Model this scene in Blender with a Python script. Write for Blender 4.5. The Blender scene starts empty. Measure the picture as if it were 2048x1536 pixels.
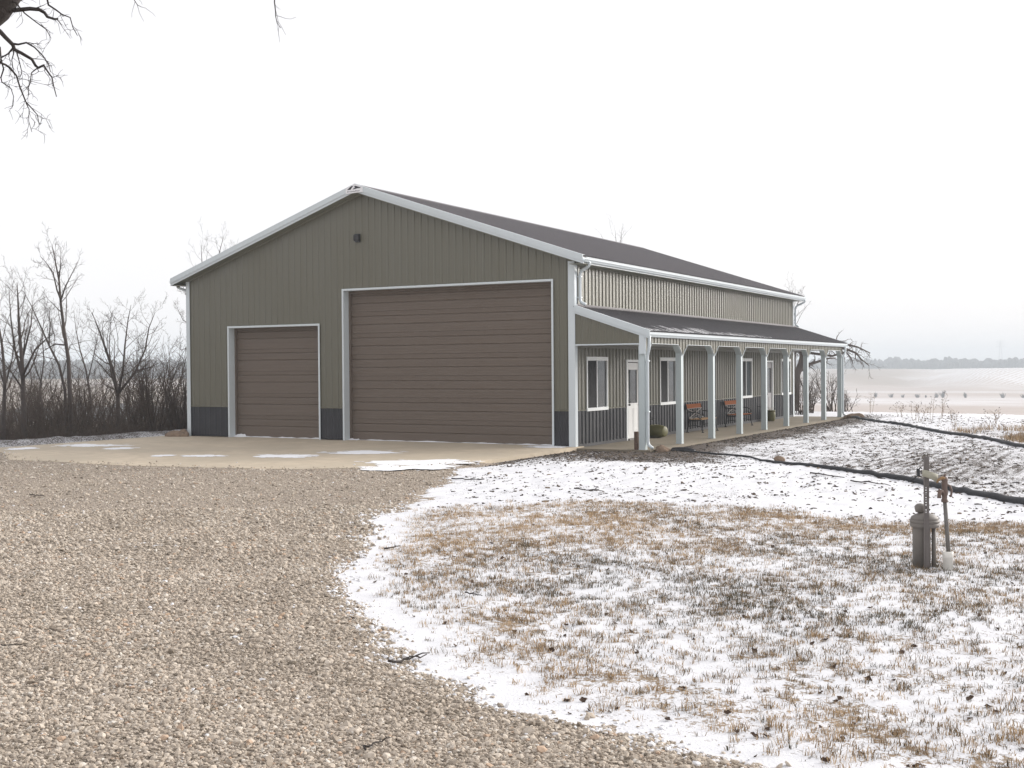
import bpy, bmesh, math, random
import numpy as np
from mathutils import Vector, Matrix

scene = bpy.context.scene
COL = scene.collection
R = math.radians

# ------------------------------------------------------------------ camera
CAM = np.array([13.62313, -28.09164, 2.09479])
YAW, PIT, ROL, FPX = 0.504418, -0.013531, -0.007636, 2363.023
_r = np.array([math.cos(YAW), math.sin(YAW), 0.0])
_f = np.array([-math.sin(YAW) * math.cos(PIT), math.cos(YAW) * math.cos(PIT), math.sin(PIT)])
_u = np.cross(_r, _f)
CR = _r * math.cos(ROL) + _u * math.sin(ROL)
CU = -_r * math.sin(ROL) + _u * math.cos(ROL)
CF = _f
cd = bpy.data.cameras.new('camera')
cam = bpy.data.objects.new('camera', cd)
COL.objects.link(cam)
cd.sensor_width = 36.0
cd.lens = FPX / 2048 * 36.0
cd.clip_start = 0.1
cd.clip_end = 9000
M = Matrix.Identity(4)
for i in range(3):
    M[i][0], M[i][1], M[i][2], M[i][3] = CR[i], CU[i], -CF[i], CAM[i]
cam.matrix_world = M
scene.camera = cam

# ------------------------------------------------------------------ world: high overcast
SUN_EL, SUN_AZ = 22.0, 35.0          # azimuth clockwise from +Y
world = bpy.data.worlds.new('World')
scene.world = world
world.use_nodes = True
wn, wl = world.node_tree.nodes, world.node_tree.links
wn.clear()
wo = wn.new('ShaderNodeOutputWorld')
wb = wn.new('ShaderNodeBackground')
sky = wn.new('ShaderNodeTexSky')
sky.sky_type = 'NISHITA'
sky.sun_disc = False
sky.sun_elevation = R(SUN_EL)
sky.sun_rotation = R(SUN_AZ)
sky.air_density = 1.0
sky.dust_density = 3.0
wm = wn.new('ShaderNodeMix')
wm.data_type = 'RGBA'
wm.inputs[0].default_value = 0.90
wm.inputs[7].default_value = (6.5, 6.38, 6.48, 1)
wl.new(sky.outputs[0], wm.inputs[6])
wl.new(wm.outputs[2], wb.inputs[0])
wb.inputs[1].default_value = 0.10
wl.new(wb.outputs[0], wo.inputs[0])

# ------------------------------------------------------------------ sun behind thin cloud
sl = bpy.data.lights.new('sun', 'SUN')
sl.energy = 3.1
sl.angle = R(40)
sl.color = (1.0, 0.965, 0.92)
sun = bpy.data.objects.new('sun', sl)
COL.objects.link(sun)
sdir = Vector((math.sin(R(SUN_AZ)) * math.cos(R(SUN_EL)), math.cos(R(SUN_AZ)) * math.cos(R(SUN_EL)), math.sin(R(SUN_EL))))
sun.rotation_euler = sdir.to_track_quat('Z', 'Y').to_euler()
sun.location = (20, 10, 30)

# ------------------------------------------------------------------ exposure
vs = scene.view_settings
vs.view_transform = 'Standard'
vs.look = 'None'
vs.gamma = 1.0
vs.use_curve_mapping = False
vs.exposure = 0.80
scene.render.engine = 'CYCLES'
scene.cycles.max_bounces = 6
scene.cycles.volume_bounces = 0
scene.cycles.transparent_max_bounces = 8

# ================================================================== helpers
def ray(px, py):
    return CF + CR * (px - 1024) / FPX + CU * (768 - py) / FPX
def at(px, py, t):                       # pixel + depth in metres -> point
    return CAM + ray(px, py) * t
def gp(px, py, z=0.0):                   # pixel -> point on a level plane
    d = ray(px, py)
    return CAM + d * ((z - CAM[2]) / d[2])

def link(o, parent=None):
    COL.objects.link(o)
    if parent is not None:
        o.parent = parent
    return o

def tag(o, label=None, cat=None, group=None, kind=None):
    if label: o['label'] = label
    if cat: o['category'] = cat
    if group: o['group'] = group
    if kind: o['kind'] = kind
    return o

ORG = {}
def empty(name, loc=(0, 0, 0), rz=0.0, parent=None):
    o = bpy.data.objects.new(name, None)
    o.empty_display_size = 0.2
    o.location = loc
    o.rotation_euler = (0, 0, rz)
    return link(o, parent)

class MB:
    def __init__(s):
        s.v, s.f, s.m = [], [], []
    def add(s, vs_, fs_, mi=0):
        b = len(s.v)
        s.v.extend([tuple(p) for p in vs_])
        s.f.extend([tuple(b + i for i in q) for q in fs_])
        s.m.extend([mi] * len(fs_))
        return s
    def box(s, x0, x1, y0, y1, z0, z1, mi=0):
        vv = [(x0, y0, z0), (x1, y0, z0), (x1, y1, z0), (x0, y1, z0), (x0, y0, z1), (x1, y0, z1), (x1, y1, z1), (x0, y1, z1)]
        return s.add(vv, [(0, 3, 2, 1), (4, 5, 6, 7), (0, 1, 5, 4), (1, 2, 6, 5), (2, 3, 7, 6), (3, 0, 4, 7)], mi)
    def prism(s, poly, ax, a, b, mi=0):
        """poly: 2-D points in the two other axes (order x,y,z without ax), swept along axis ax from a to b."""
        n = len(poly)
        def P(p, t):
            q = [p[0], p[1]]
            q.insert(ax, t)
            return q
        vv = [P(p, a) for p in poly] + [P(p, b) for p in poly]
        fs_ = [tuple(range(n - 1, -1, -1)), tuple(range(n, 2 * n))]
        fs_ += [(i, (i + 1) % n, n + (i + 1) % n, n + i) for i in range(n)]
        return s.add(vv, fs_, mi)
    def tube(s, pts, radii, sides=6, cap=True, mi=0):
        pts = [np.asarray(p, float) for p in pts]
        n = len(pts)
        if np.isscalar(radii): radii = [radii] * n
        rings = []
        ref = None
        for i in range(n):
            d = pts[min(i + 1, n - 1)] - pts[max(i - 1, 0)]
            L = math.sqrt(d @ d) or 1.0
            d = d / L
            if ref is None:
                ref = np.array([0, 0, 1.0]) if abs(d[2]) < 0.8 else np.array([1.0, 0, 0])
            a = ref - d * (ref @ d)
            la = math.sqrt(a @ a)
            if la < 1e-4:
                a = np.cross(d, [0.3, 0.5, 0.8]); la = math.sqrt(a @ a)
            a /= la
            ref = a
            b = np.array([d[1] * a[2] - d[2] * a[1], d[2] * a[0] - d[0] * a[2], d[0] * a[1] - d[1] * a[0]])
            rings.append([pts[i] + radii[i] * (a * math.cos(t) + b * math.sin(t)) for t in [2 * math.pi * k / sides for k in range(sides)]])
        vv = [p for r_ in rings for p in r_]
        fs_ = []
        for i in range(n - 1):
            for k in range(sides):
                k2 = (k + 1) % sides
                fs_.append((i * sides + k, i * sides + k2, (i + 1) * sides + k2, (i + 1) * sides + k))
        if cap:
            fs_.append(tuple(range(sides - 1, -1, -1)))
            fs_.append(tuple((n - 1) * sides + k for k in range(sides)))
        return s.add(vv, fs_, mi)
    def lathe(s, prof, c=(0, 0, 0), sides=20, axis=2, mi=0):
        """prof: list of (radius, height)"""
        vv, n = [], len(prof)
        for (r_, h) in prof:
            for k in range(sides):
                t = 2 * math.pi * k / sides
                p = [r_ * math.cos(t), r_ * math.sin(t), h]
                if axis == 0: p = [p[2], p[0], p[1]]
                if axis == 1: p = [p[1], p[2], p[0]]
                vv.append((p[0] + c[0], p[1] + c[1], p[2] + c[2]))
        fs_ = []
        for i in range(n - 1):
            for k in range(sides):
                k2 = (k + 1) % sides
                fs_.append((i * sides + k, i * sides + k2, (i + 1) * sides + k2, (i + 1) * sides + k))
        fs_.append(tuple(range(sides - 1, -1, -1)))
        fs_.append(tuple((n - 1) * sides + k for k in range(sides)))
        return s.add(vv, fs_, mi)
    def mesh(s, name, mats, smooth=False, autosmooth=None):
        me = bpy.data.meshes.new(name)
        me.from_pydata(s.v, [], s.f)
        if not isinstance(mats, (list, tuple)): mats = [mats]
        for m_ in mats: me.materials.append(m_)
        if len(mats) > 1: me.polygons.foreach_set('material_index', s.m)
        if smooth: me.polygons.foreach_set('use_smooth', [True] * len(me.polygons))
        me.update()
        return me
    def build(s, name, mats, parent=None, smooth=False, bevel=0.0):
        o = bpy.data.objects.new(name, s.mesh(name, mats, smooth))
        link(o, parent)
        if bevel:
            b = o.modifiers.new('bevel', 'BEVEL')
            b.width = bevel; b.segments = 2; b.limit_method = 'ANGLE'
        return o

# ------------------------------------------------------------------ materials
def newmat(name):
    m = bpy.data.materials.new(name)
    m.use_nodes = True
    nt = m.node_tree
    return m, nt, nt.nodes, nt.links, nt.nodes['Principled BSDF']

def setspec(p, v):
    p.inputs['Specular IOR Level'].default_value = v

def noise(nt, vec, scale, detail=4, rough=0.55, w=None):
    n = nt.nodes.new('ShaderNodeTexNoise')
    n.inputs['Scale'].default_value = scale
    n.inputs['Detail'].default_value = detail
    n.inputs['Roughness'].default_value = rough
    if vec is not None: nt.links.new(vec, n.inputs['Vector'])
    return n.outputs['Fac']

def math_(nt, op, a, b=None, c=None, clamp=False):
    n = nt.nodes.new('ShaderNodeMath')
    n.operation = op
    n.use_clamp = clamp
    for i, x in enumerate((a, b, c)):
        if x is None: continue
        if isinstance(x, (int, float)): n.inputs[i].default_value = x
        else: nt.links.new(x, n.inputs[i])
    return n.outputs[0]

def mrange(nt, v, a, b, c=0.0, d=1.0, smooth=False):
    n = nt.nodes.new('ShaderNodeMapRange')
    if smooth: n.interpolation_type = 'SMOOTHSTEP'
    for i, x in zip((1, 2, 3, 4), (a, b, c, d)): n.inputs[i].default_value = x
    nt.links.new(v, n.inputs[0])
    return n.outputs[0]

def mixc(nt, fac, a, b, mode='MIX'):
    n = nt.nodes.new('ShaderNodeMix')
    n.data_type = 'RGBA'
    n.blend_type = mode
    for idx, x in ((0, fac), (6, a), (7, b)):
        if isinstance(x, (int, float)): n.inputs[idx].default_value = x
        elif isinstance(x, (tuple, list)): n.inputs[idx].default_value = (*x, 1) if len(x) == 3 else x
        else: nt.links.new(x, n.inputs[idx])
    return n.outputs[2]

def objvec(nt, scale=(1, 1, 1)):
    tc = nt.nodes.new('ShaderNodeTexCoord')
    mp = nt.nodes.new('ShaderNodeMapping')
    mp.inputs['Scale'].default_value = scale
    nt.links.new(tc.outputs['Object'], mp.inputs['Vector'])
    return mp.outputs[0]

def bump(nt, p, height, strength=0.3, dist=0.01):
    b = nt.nodes.new('ShaderNodeBump')
    b.inputs['Strength'].default_value = strength
    b.inputs['Distance'].default_value = dist
    nt.links.new(height, b.inputs['Height'])
    nt.links.new(b.outputs[0], p.inputs['Normal'])

def simple(name, base, rough=0.5, spec=0.5, var=0.12, scale=3.0, stretch=(1, 1, 1), bmp=0.0, bscale=40, metal=0.0, dirt=0.0, dirtcol=(0.2, 0.17, 0.13)):
    m, nt, N, L, p = newmat(name)
    v = objvec(nt, stretch)
    n1 = noise(nt, v, scale, 5)
    n2 = noise(nt, v, scale * 9, 3)
    f = math_(nt, 'ADD', math_(nt, 'MULTIPLY', n1, 0.7), math_(nt, 'MULTIPLY', n2, 0.3))
    lo = tuple(c * (1 - var) for c in base); hi = tuple(min(1, c * (1 + var)) for c in base)
    c = mixc(nt, mrange(nt, f, 0.3, 0.7), lo, hi)
    if dirt:
        nd = noise(nt, v, scale * 2.3, 6, 0.65)
        c = mixc(nt, math_(nt, 'MULTIPLY', mrange(nt, nd, 0.5, 0.75, smooth=True), dirt), c, dirtcol)
    L.new(c, p.inputs['Base Color'])
    L.new(mrange(nt, n1, 0.3, 0.7, max(0.02, rough - 0.08), min(1, rough + 0.08)), p.inputs['Roughness'])
    setspec(p, spec)
    p.inputs['Metallic'].default_value = metal
    if bmp: bump(nt, p, noise(nt, v, bscale, 4), bmp, 0.01)
    return m

MAT = {}
MAT['siding'] = simple('painted_steel_clay', (0.103, 0.096, 0.064), 0.36, 0.8, 0.03, 0.8, (1, 1, .4), dirt=0.03, dirtcol=(0.14, 0.13, 0.11))
MAT['wainscot'] = simple('painted_steel_charcoal', (0.029, 0.029, 0.034), 0.36, 0.35, 0.08, 1.2, dirt=0.12, dirtcol=(0.12, 0.115, 0.11))
MAT['trim'] = simple('white_trim', (0.58, 0.63, 0.655), 0.38, 0.45, 0.03, 1.5, dirt=0.06, dirtcol=(0.42, 0.43, 0.43))
MAT['soffit'] = simple('soffit_clay', (0.22, 0.22, 0.18), 0.45, 0.4, 0.05, 2)
MAT['ceiling'] = simple('porch_ceiling_grey', (0.45, 0.46, 0.46), 0.5, 0.4, 0.04, 2)
MAT['post'] = simple('post_wrap_grey', (0.46, 0.515, 0.525), 0.38, 0.4, 0.03, 1.5)
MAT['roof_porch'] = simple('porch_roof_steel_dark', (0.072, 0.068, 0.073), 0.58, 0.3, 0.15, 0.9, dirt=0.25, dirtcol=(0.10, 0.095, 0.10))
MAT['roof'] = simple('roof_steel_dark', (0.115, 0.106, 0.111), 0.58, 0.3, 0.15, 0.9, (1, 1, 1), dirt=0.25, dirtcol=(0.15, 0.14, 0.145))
MAT['door_brown'] = simple('overhead_door_brown', (0.137, 0.108, 0.087), 0.45, 0.32, 0.07, 2.5, (.25, 1, 5), bmp=0.25, bscale=22)
MAT['joint'] = simple('door_joint_dark', (0.05, 0.042, 0.038), 0.6, 0.3)
MAT['door_shaded'] = simple('entry_door_shaded', (0.30, 0.29, 0.30), 0.45, 0.4, 0.04, 3)  # far door: grey-white leaf toned down, porch shade painted into its colour
MAT['door_white'] = simple('entry_door_white', (0.70, 0.70, 0.69), 0.45, 0.4, 0.04, 3, dirt=0.1, dirtcol=(0.5, 0.46, 0.42))
MAT['vinyl'] = simple('window_vinyl_white', (0.74, 0.76, 0.76), 0.4, 0.4, 0.02, 3)
MAT['screen'] = simple('insect_screen', (0.028, 0.028, 0.03), 0.8, 0.25, 0.1, 8)
MAT['black'] = simple('black_metal', (0.025, 0.025, 0.027), 0.5, 0.4, 0.2, 6)
MAT['wood'] = simple('bench_wood_orange', (0.19, 0.062, 0.024), 0.85, 0.08, 0.18, 6, (8, 1, 8))
MAT['wood_tan'] = simple('bench_wood_tan', (0.26, 0.165, 0.09), 0.85, 0.08, 0.18, 6, (8, 1, 8))
MAT['log'] = simple('log_bark', (0.115, 0.075, 0.058), 0.9, 0.2, 0.35, 9, (3, 3, 1), bmp=0.8, bscale=40)
MAT['pot'] = simple('olive_glaze', (0.125, 0.118, 0.048), 0.5, 0.35, 0.2, 4, dirt=0.25, dirtcol=(0.12, 0.09, 0.05))
MAT['rock'] = simple('field_rock', (0.20, 0.145, 0.105), 0.9, 0.25, 0.35, 6, bmp=0.7, bscale=25)
MAT['rubber'] = simple('black_sock', (0.018, 0.018, 0.021), 0.55, 0.4, 0.25, 5, bmp=0.5, bscale=30)
MAT['casing'] = simple('well_casing_taupe', (0.165, 0.150, 0.135), 0.55, 0.4, 0.12, 6, dirt=0.3, dirtcol=(0.10, 0.085, 0.07))
MAT['post_steel'] = simple('post_steel', (0.14, 0.125, 0.118), 0.55, 0.4, 0.15, 8, dirt=0.3, dirtcol=(0.09, 0.05, 0.035))
MAT['brass'] = simple('hydrant_bronze', (0.13, 0.09, 0.075), 0.5, 0.4, 0.25, 14, dirt=0.4, dirtcol=(0.2, 0.11, 0.07))
MAT['galv'] = simple('hydrant_pipe', (0.14, 0.13, 0.12), 0.5, 0.45, 0.2, 14, dirt=0.4, dirtcol=(0.09, 0.06, 0.05))
MAT['pvc'] = simple('white_pvc', (0.72, 0.70, 0.65), 0.4, 0.4, 0.05, 8, dirt=0.25, dirtcol=(0.4, 0.37, 0.31))
MAT['tag'] = simple('weathered_tag', (0.36, 0.345, 0.275), 0.6, 0.3, 0.1, 20)
MAT['ink'] = simple('dark_ink', (0.035, 0.035, 0.045), 0.6, 0.3)
MAT['white'] = simple('sign_white', (0.78, 0.78, 0.80), 0.4, 0.4, 0.02)
MAT['bark'] = simple('bark_grey_brown', (0.082, 0.068, 0.062), 0.9, 0.2, 0.3, 4, (1, 1, .3))
MAT['bark_near'] = simple('bark_dark', (0.055, 0.048, 0.045), 0.9, 0.2, 0.3, 10, bmp=0.6, bscale=40)
MAT['twig'] = simple('twig_brown', (0.085, 0.066, 0.055), 0.9, 0.2, 0.3, 3)
MAT['brush'] = simple('brush_brown', (0.080, 0.062, 0.050), 0.95, 0.15, 0.35, 0.7)
MAT['weed'] = simple('dry_weed_tan', (0.24, 0.17, 0.11), 0.95, 0.15, 0.3, 2)
MAT['farwood'] = simple('far_woods', (0.060, 0.055, 0.055), 1.0, 0.1, 0.4, 0.03)
MAT['fieldshrub'] = simple('field_shrub', (0.07, 0.058, 0.058), 1.0, 0.1, 0.3, 1.0)
MAT['leaf'] = simple('dead_leaf', (0.075, 0.048, 0.034), 0.8, 0.3, 0.4, 7)
MAT['steel_far'] = simple('galvanised_lattice', (0.25, 0.25, 0.26), 0.6, 0.4)
MAT['lens'] = simple('lamp_lens', (0.10, 0.105, 0.11), 0.15, 0.5)

def glass_mat():
    m, nt, N, L, p = newmat('window_glass')
    v = objvec(nt)
    c = mixc(nt, noise(nt, v, 1.3, 3), (0.030, 0.036, 0.040), (0.050, 0.058, 0.062))
    L.new(c, p.inputs['Base Color'])
    p.inputs['Roughness'].default_value = 0.03
    p.inputs['IOR'].default_value = 1.75
    bump(nt, p, noise(nt, v, 1.6, 2), 0.10, 0.02)
    return m
MAT['glass'] = glass_mat()

def snow_mat():
    m, nt, N, L, p = newmat('snow')
    v = objvec(nt)
    c = mixc(nt, noise(nt, v, 6, 5), (0.74, 0.745, 0.77), (0.82, 0.825, 0.84))
    L.new(c, p.inputs['Base Color'])
    p.inputs['Roughness'].default_value = 0.7
    setspec(p, 0.25)
    bump(nt, p, noise(nt, v, 60, 4), 0.4, 0.01)
    return m
MAT['snow'] = snow_mat()

def concrete_mat(name='concrete_tan', k=1.0):
    m, nt, N, L, p = newmat(name)
    v = objvec(nt)
    big = noise(nt, v, 0.35, 5)
    mid = noise(nt, v, 2.5, 6, 0.65)
    fine = noise(nt, v, 60, 3)
    c = mixc(nt, mrange(nt, big, 0.35, 0.65), (0.40, 0.345, 0.265), (0.56, 0.47, 0.355))
    c = mixc(nt, math_(nt, 'MULTIPLY', mrange(nt, mid, 0.42, 0.62), 0.75), c, (0.40, 0.335, 0.25))
    c = mixc(nt, mrange(nt, fine, 0.2, 0.8, 0.0, 0.35), c, (0.46, 0.40, 0.32))
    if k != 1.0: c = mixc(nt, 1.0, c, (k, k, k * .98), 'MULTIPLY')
    L.new(c, p.inputs['Base Color'])
    p.inputs['Roughness'].default_value = 0.8
    setspec(p, 0.3)
    bump(nt, p, fine, 0.3, 0.006)
    return m
MAT['concrete'] = concrete_mat()
MAT['concrete_shaded'] = concrete_mat('concrete_shaded', 0.44)  # same concrete, darkened: shade under the porch roof put into the colour

# ================================================================== numpy noise
def _hash(ix, iy, seed):
    with np.errstate(over='ignore'):
        h = (ix.astype(np.int64) * 374761393 + iy.astype(np.int64) * 668265263 + seed * 1442695041) & 0xFFFFFFFF
        h = ((h ^ (h >> 13)) * 1274126177) & 0xFFFFFFFF
        h = h ^ (h >> 16)
    return (h & 0xFFFFFF) / float(0xFFFFFF)
def vnoise(x, y, seed=0):
    ix, iy = np.floor(x), np.floor(y)
    fx, fy = x - ix, y - iy
    fx = fx * fx * (3 - 2 * fx); fy = fy * fy * (3 - 2 * fy)
    a = _hash(ix, iy, seed); b = _hash(ix + 1, iy, seed)
    c = _hash(ix, iy + 1, seed); d = _hash(ix + 1, iy + 1, seed)
    return (a * (1 - fx) + b * fx) * (1 - fy) + (c * (1 - fx) + d * fx) * fy
def fbm(x, y, scale, octv=4, seed=0, gain=0.5):
    s, amp, tot = 0, 1.0, 0
    fx = 1.0 / scale
    for o in range(octv):
        s = s + amp * vnoise(x * fx + 17.3 * o, y * fx - 9.1 * o, seed + o * 7)
        tot += amp
        amp *= gain; fx *= 2.03
    return s / tot
def sstep(a, b, v):
    t = np.clip((v - a) / (b - a), 0, 1)
    return t * t * (3 - 2 * t)

def poly_sd(x, y, poly):
    """signed distance to a closed polygon, positive inside"""
    x = np.asarray(x, float); y = np.asarray(y, float)
    d2 = np.full(x.shape, 1e18)
    inside = np.zeros(x.shape, bool)
    n = len(poly)
    for i in range(n):
        x0, y0 = poly[i]; x1, y1 = poly[(i + 1) % n]
        dx, dy = x1 - x0, y1 - y0
        t = np.clip(((x - x0) * dx + (y - y0) * dy) / (dx * dx + dy * dy + 1e-12), 0, 1)
        d2 = np.minimum(d2, (x - x0 - t * dx) ** 2 + (y - y0 - t * dy) ** 2)
        c = ((y0 > y) != (y1 > y))
        with np.errstate(divide='ignore', invalid='ignore'):
            xi = (x1 - x0) * (y - y0) / (y1 - y0 + 1e-15) + x0
        inside ^= c & (x < xi)
    d = np.sqrt(d2)
    return np.where(inside, d, -d)

# ================================================================== lie of the land
GRAVEL = [(-14.4, -7.2), (-10.5, -8.2), (-6.0, -8.4), (-1.6, -7.2), (0.1, -5.2), (0.9, -7.6), (1.88, -9.25), (3.1, -12.36), (4.0, -14.6), (5.47, -17.0), (6.5, -18.6), (7.45, -19.74),
          (8.55, -20.69), (9.78, -21.32), (10.92, -21.82), (11.73, -22.13), (14.2, -23.3), (22, -27), (30, -60), (-60, -60), (-60, -30), (-18, -12)]
APRON = [(-13.0, 0.35), (-14.5, 0.3), (-14.62, -6.4), (-10.6, -9.2), (-6.0, -9.3), (-2.6, -8.6), (-0.6, -7.3), (0.12, -5.7), (0.10, -0.02), (0.10, 0.35)]
LAWNTOP = [tuple(gp(*q)[:2]) for q in ((850, 1015), (1000, 1006), (1200, 1000), (1500, 1010), (1750, 1030), (2048, 1045), (2300, 1060))]
LAWN = LAWNTOP + [(25, -12), (30, -30), (14, -30)] + [(11.73, -22.13), (9.78, -21.32), (8.55, -20.69), (7.45, -19.74), (5.47, -17.0), (4.0, -14.6)]

def sd_gravel(x, y):
    return poly_sd(x, y, GRAVEL) + (fbm(x, y, 0.9, 4, 5) - 0.5) * 0.7 + (fbm(x, y, 0.16, 2, 6) - 0.5) * 0.22

def land(x, y):
    """height of the large forms"""
    d1 = (x - 2.15) * 0.886 + (y - 20.95) * 0.463 - 4.0
    d2 = y - 26.0
    d3 = -15.6 - x
    D = np.maximum(np.maximum(d1, d2), np.maximum(d3, 0))
    near = -0.04
    fall = 15.0 * sstep(-6, 125, D) - 15.0 * sstep(-6, 125, np.zeros_like(D))
    z = near - fall
    far = np.hypot(x - CAM[0], y - CAM[1])
    az = np.degrees(np.arctan2(-(x - CAM[0]), y - CAM[1]))          # left of +Y
    h1 = sstep(820, 1330, far + 130 * (fbm(x, y, 420, 3, 3) - 0.5))
    hill = 13.2 * h1
    right = sstep(22, 16, az)
    hill = hill * (1 - right) + right * (13.4 * sstep(900, 1250, far + 90 * np.sin(az * 1.1)) + 2.2 * (fbm(x, y, 160, 3, 9) - .5) * sstep(900, 1000, far))
    left = sstep(38, 42, az)
    hill = hill * (1 - left) + left * (15.5 * sstep(520, 900, far) + 5 * (fbm(x, y, 300, 3, 31) - .5) * sstep(500, 800, far))
    z = z + hill * sstep(300, 600, far)
    return z

def ground_z(x, y):
    z = land(x, y)
    nearf = sstep(70, 30, np.hypot(x - 5, y + 5))
    soilside = sstep(0.3, 1.5, poly_sd(x, y, LAWN) * -1)
    rel = (fbm(x, y, 2.6, 4, 11) - 0.5) * 0.10 + (fbm(x, y, 0.22, 3, 12) - 0.5) * 0.028
    rel = rel + soilside * ((fbm(x * 1.6, y * 0.45, 0.16, 3, 13) - 0.5) * 0.055)
    bd = np.minimum(poly_sd(x, y, APRON), 0) * -1
    px_ = np.maximum(np.maximum(x - 2.25, 0 - x), np.maximum(y - 21.4, -0.1 - y))
    flat = np.minimum(sstep(0.0, 0.8, bd), sstep(0.0, 0.8, px_))
    z = z + rel * nearf * flat - 0.05 * (1 - flat) * nearf
    # heel of earth pushed up along the porch edge
    z = z + 0.05 * np.exp(-((px_ - 0.5) / 0.35) ** 2) * sstep(1.8, 2.4, x) * sstep(0.5, 2.0, y) * sstep(24, 21, y)
    # berm west of the apron
    z = z + nearf * 0.16 * np.exp(-((x + 15.5) / 0.5) ** 2) * sstep(-12, -7, y) * sstep(6, 1, y)
    return z

def axis(lo, hi, dense, grow=1.12, out=2600.0):
    """dense: list of (a, b, step) contiguous; geometric growth outside"""
    v = []
    for a, b, s in dense:
        v += list(np.arange(a, b, s))
    v.append(dense[-1][1])
    s, c = dense[-1][2], dense[-1][1]
    while c < hi:
        s *= grow; c += s; v.append(c)
    s, c = dense[0][2], dense[0][0]
    pre = []
    while c > lo:
        s *= grow; c -= s; pre.append(c)
    return np.array(pre[::-1] + v)

def grid_mesh(name, X, Y, Z, keep, mat, attrs=None):
    ny, nx = X.shape
    idx = np.arange(nx * ny).reshape(ny, nx)
    q = np.stack([idx[:-1, :-1], idx[:-1, 1:], idx[1:, 1:], idx[1:, :-1]], -1).reshape(-1, 4)
    q = q[keep.reshape(-1)]
    used = np.unique(q)
    remap = np.full(nx * ny, -1, np.int64)
    remap[used] = np.arange(len(used))
    q = remap[q]
    co = np.stack([X.ravel()[used], Y.ravel()[used], Z.ravel()[used]], -1).astype(np.float32)
    me = bpy.data.meshes.new(name)
    me.vertices.add(len(co)); me.vertices.foreach_set('co', co.ravel())
    me.loops.add(q.size); me.loops.foreach_set('vertex_index', q.ravel().astype(np.int32))
    me.polygons.add(len(q)); me.polygons.foreach_set('loop_start', np.arange(0, q.size, 4, dtype=np.int32))
    me.polygons.foreach_set('use_smooth', np.ones(len(q), bool))
    me.update(calc_edges=True)
    me.materials.append(mat)
    for k, a in (attrs or {}).items():
        at_ = me.attributes.new(k, 'FLOAT_COLOR', 'POINT')
        at_.data.foreach_set('color', a.reshape(-1, 4)[used].astype(np.float32).ravel())
    o = bpy.data.objects.new(name, me)
    return link(o)

# ---- lawn and soil cover fields (shared by the ground colour, the grass and the clods)
def lawn_fields(x, y):
    sdl = poly_sd(x, y, LAWN) + (fbm(x, y, 1.2, 4, 21) - 0.5) * 1.1
    lawn = sstep(-0.25, 0.35, sdl)
    clump = fbm(x, y, 0.34, 2, 23) * 0.42 + fbm(x, y, 0.13, 3, 24) * 0.58
    big = fbm(x, y, 2.4, 3, 25)
    # distance from the gravel edge: bare snow just beside it
    sg = -sd_gravel(x, y)
    edge = sstep(0.15, 1.2, sg)
    # sparse band of snow below the top strip, right half
    band = np.exp(-((sdl - 2.2 - 0.50 * (x - 8)) / 0.60) ** 2) * sstep(5.2, 7.0, x)
    near = sstep(9.5, 6.5, np.hypot(x - CAM[0], y - CAM[1]))
    top = np.exp(-((sdl - 0.7) / 0.6) ** 2) * sstep(7.6, 9.0, x)
    upl = sstep(2.0, 0.5, np.hypot((x - 6.0) / 2.4, (y + 14.3) / 2.2))
    dens = sstep(0.40, 0.74, clump + (big - 0.5) * 0.30 + 0.06 * upl + 0.12 * top - 0.02 * band + 0.01 * near)
    dens = dens * lawn * edge
    return sdl, lawn, dens, big, band, top, upl

# ---- ground sheets
gx = axis(-2500, 2500, [(-16.5, 0, 0.30), (0, 16.0, 0.065), (16.0, 20, .3)], 1.13)
gy = axis(-400, 2500, [(-24.5, -9.0, 0.065), (-9.0, 22.0, 0.11), (22, 34, .5)], 1.13)
X, Y = np.meshgrid(gx, gy)
Z = ground_z(X, Y)
cx_, cy_ = (X[:-1, :-1] + X[1:, 1:]) / 2, (Y[:-1, :-1] + Y[1:, 1:]) / 2
dist = np.hypot(cx_ - 2, cy_ - 0)
sdl, lawn, dens, big, band, top, upl = lawn_fields(X, Y)
# snow cover 0..1 in red, thatch colour in green, soil/green in blue
stre = fbm(X * 1.0, Y * 0.42, 0.13, 3, 41)
px_ = np.maximum(np.maximum(X - 2.25, 0 - X), np.maximum(Y - 21.4, -0.1 - Y))
porchedge = sstep(2.3, 0.2, px_) * sstep(1.2, 2.0, X)
pipe_sd = poly_sd(X, Y, [(2.3, 0.0), (5.2, -1.4), (8.1, -4.2), (11.8, -8.8), (16, -15), (24, -15), (24, 10), (10.4, 5.1), (2.1, 21)])
between = sstep(-0.2, 0.5, pipe_sd)
apr = poly_sd(X, Y, APRON)
apredge = sstep(-1.3, -0.1, apr) * sstep(-0.3, 0.4, X) * sstep(-7.5, -4.5, Y)
apredge = np.maximum(apredge, sstep(-6.0, -3.0, Y - 0.30 * X + (fbm(X, Y, 1.1, 3, 49) - .5) * 2.4) * sstep(6.0, 3.6, X) * (1 - between) * sstep(-0.2, 0.2, X) * sstep(0.2, -0.1, Y))
patch = fbm(X, Y, 3.2, 3, 43)
below = sstep(-1.8, -0.2, pipe_sd) * (1 - between)
furrow = np.sin(2 * np.pi * (X + 0.10 * (fbm(X, Y, 1.5, 2, 47) - .5)) / 0.24)
soil_cover = -0.15 * (furrow > 0.1) * between * sstep(0.35, 0.6, fbm(X, Y * .4, .9, 3, 48)) + 0.84 + 0.35 * (patch - 0.5) + 0.40 * (stre - 0.5) - 0.55 * porchedge - 0.47 * apredge - 0.17 * between + 0.06 * below - 0.10 * sstep(5, 11, X) * between
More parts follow.
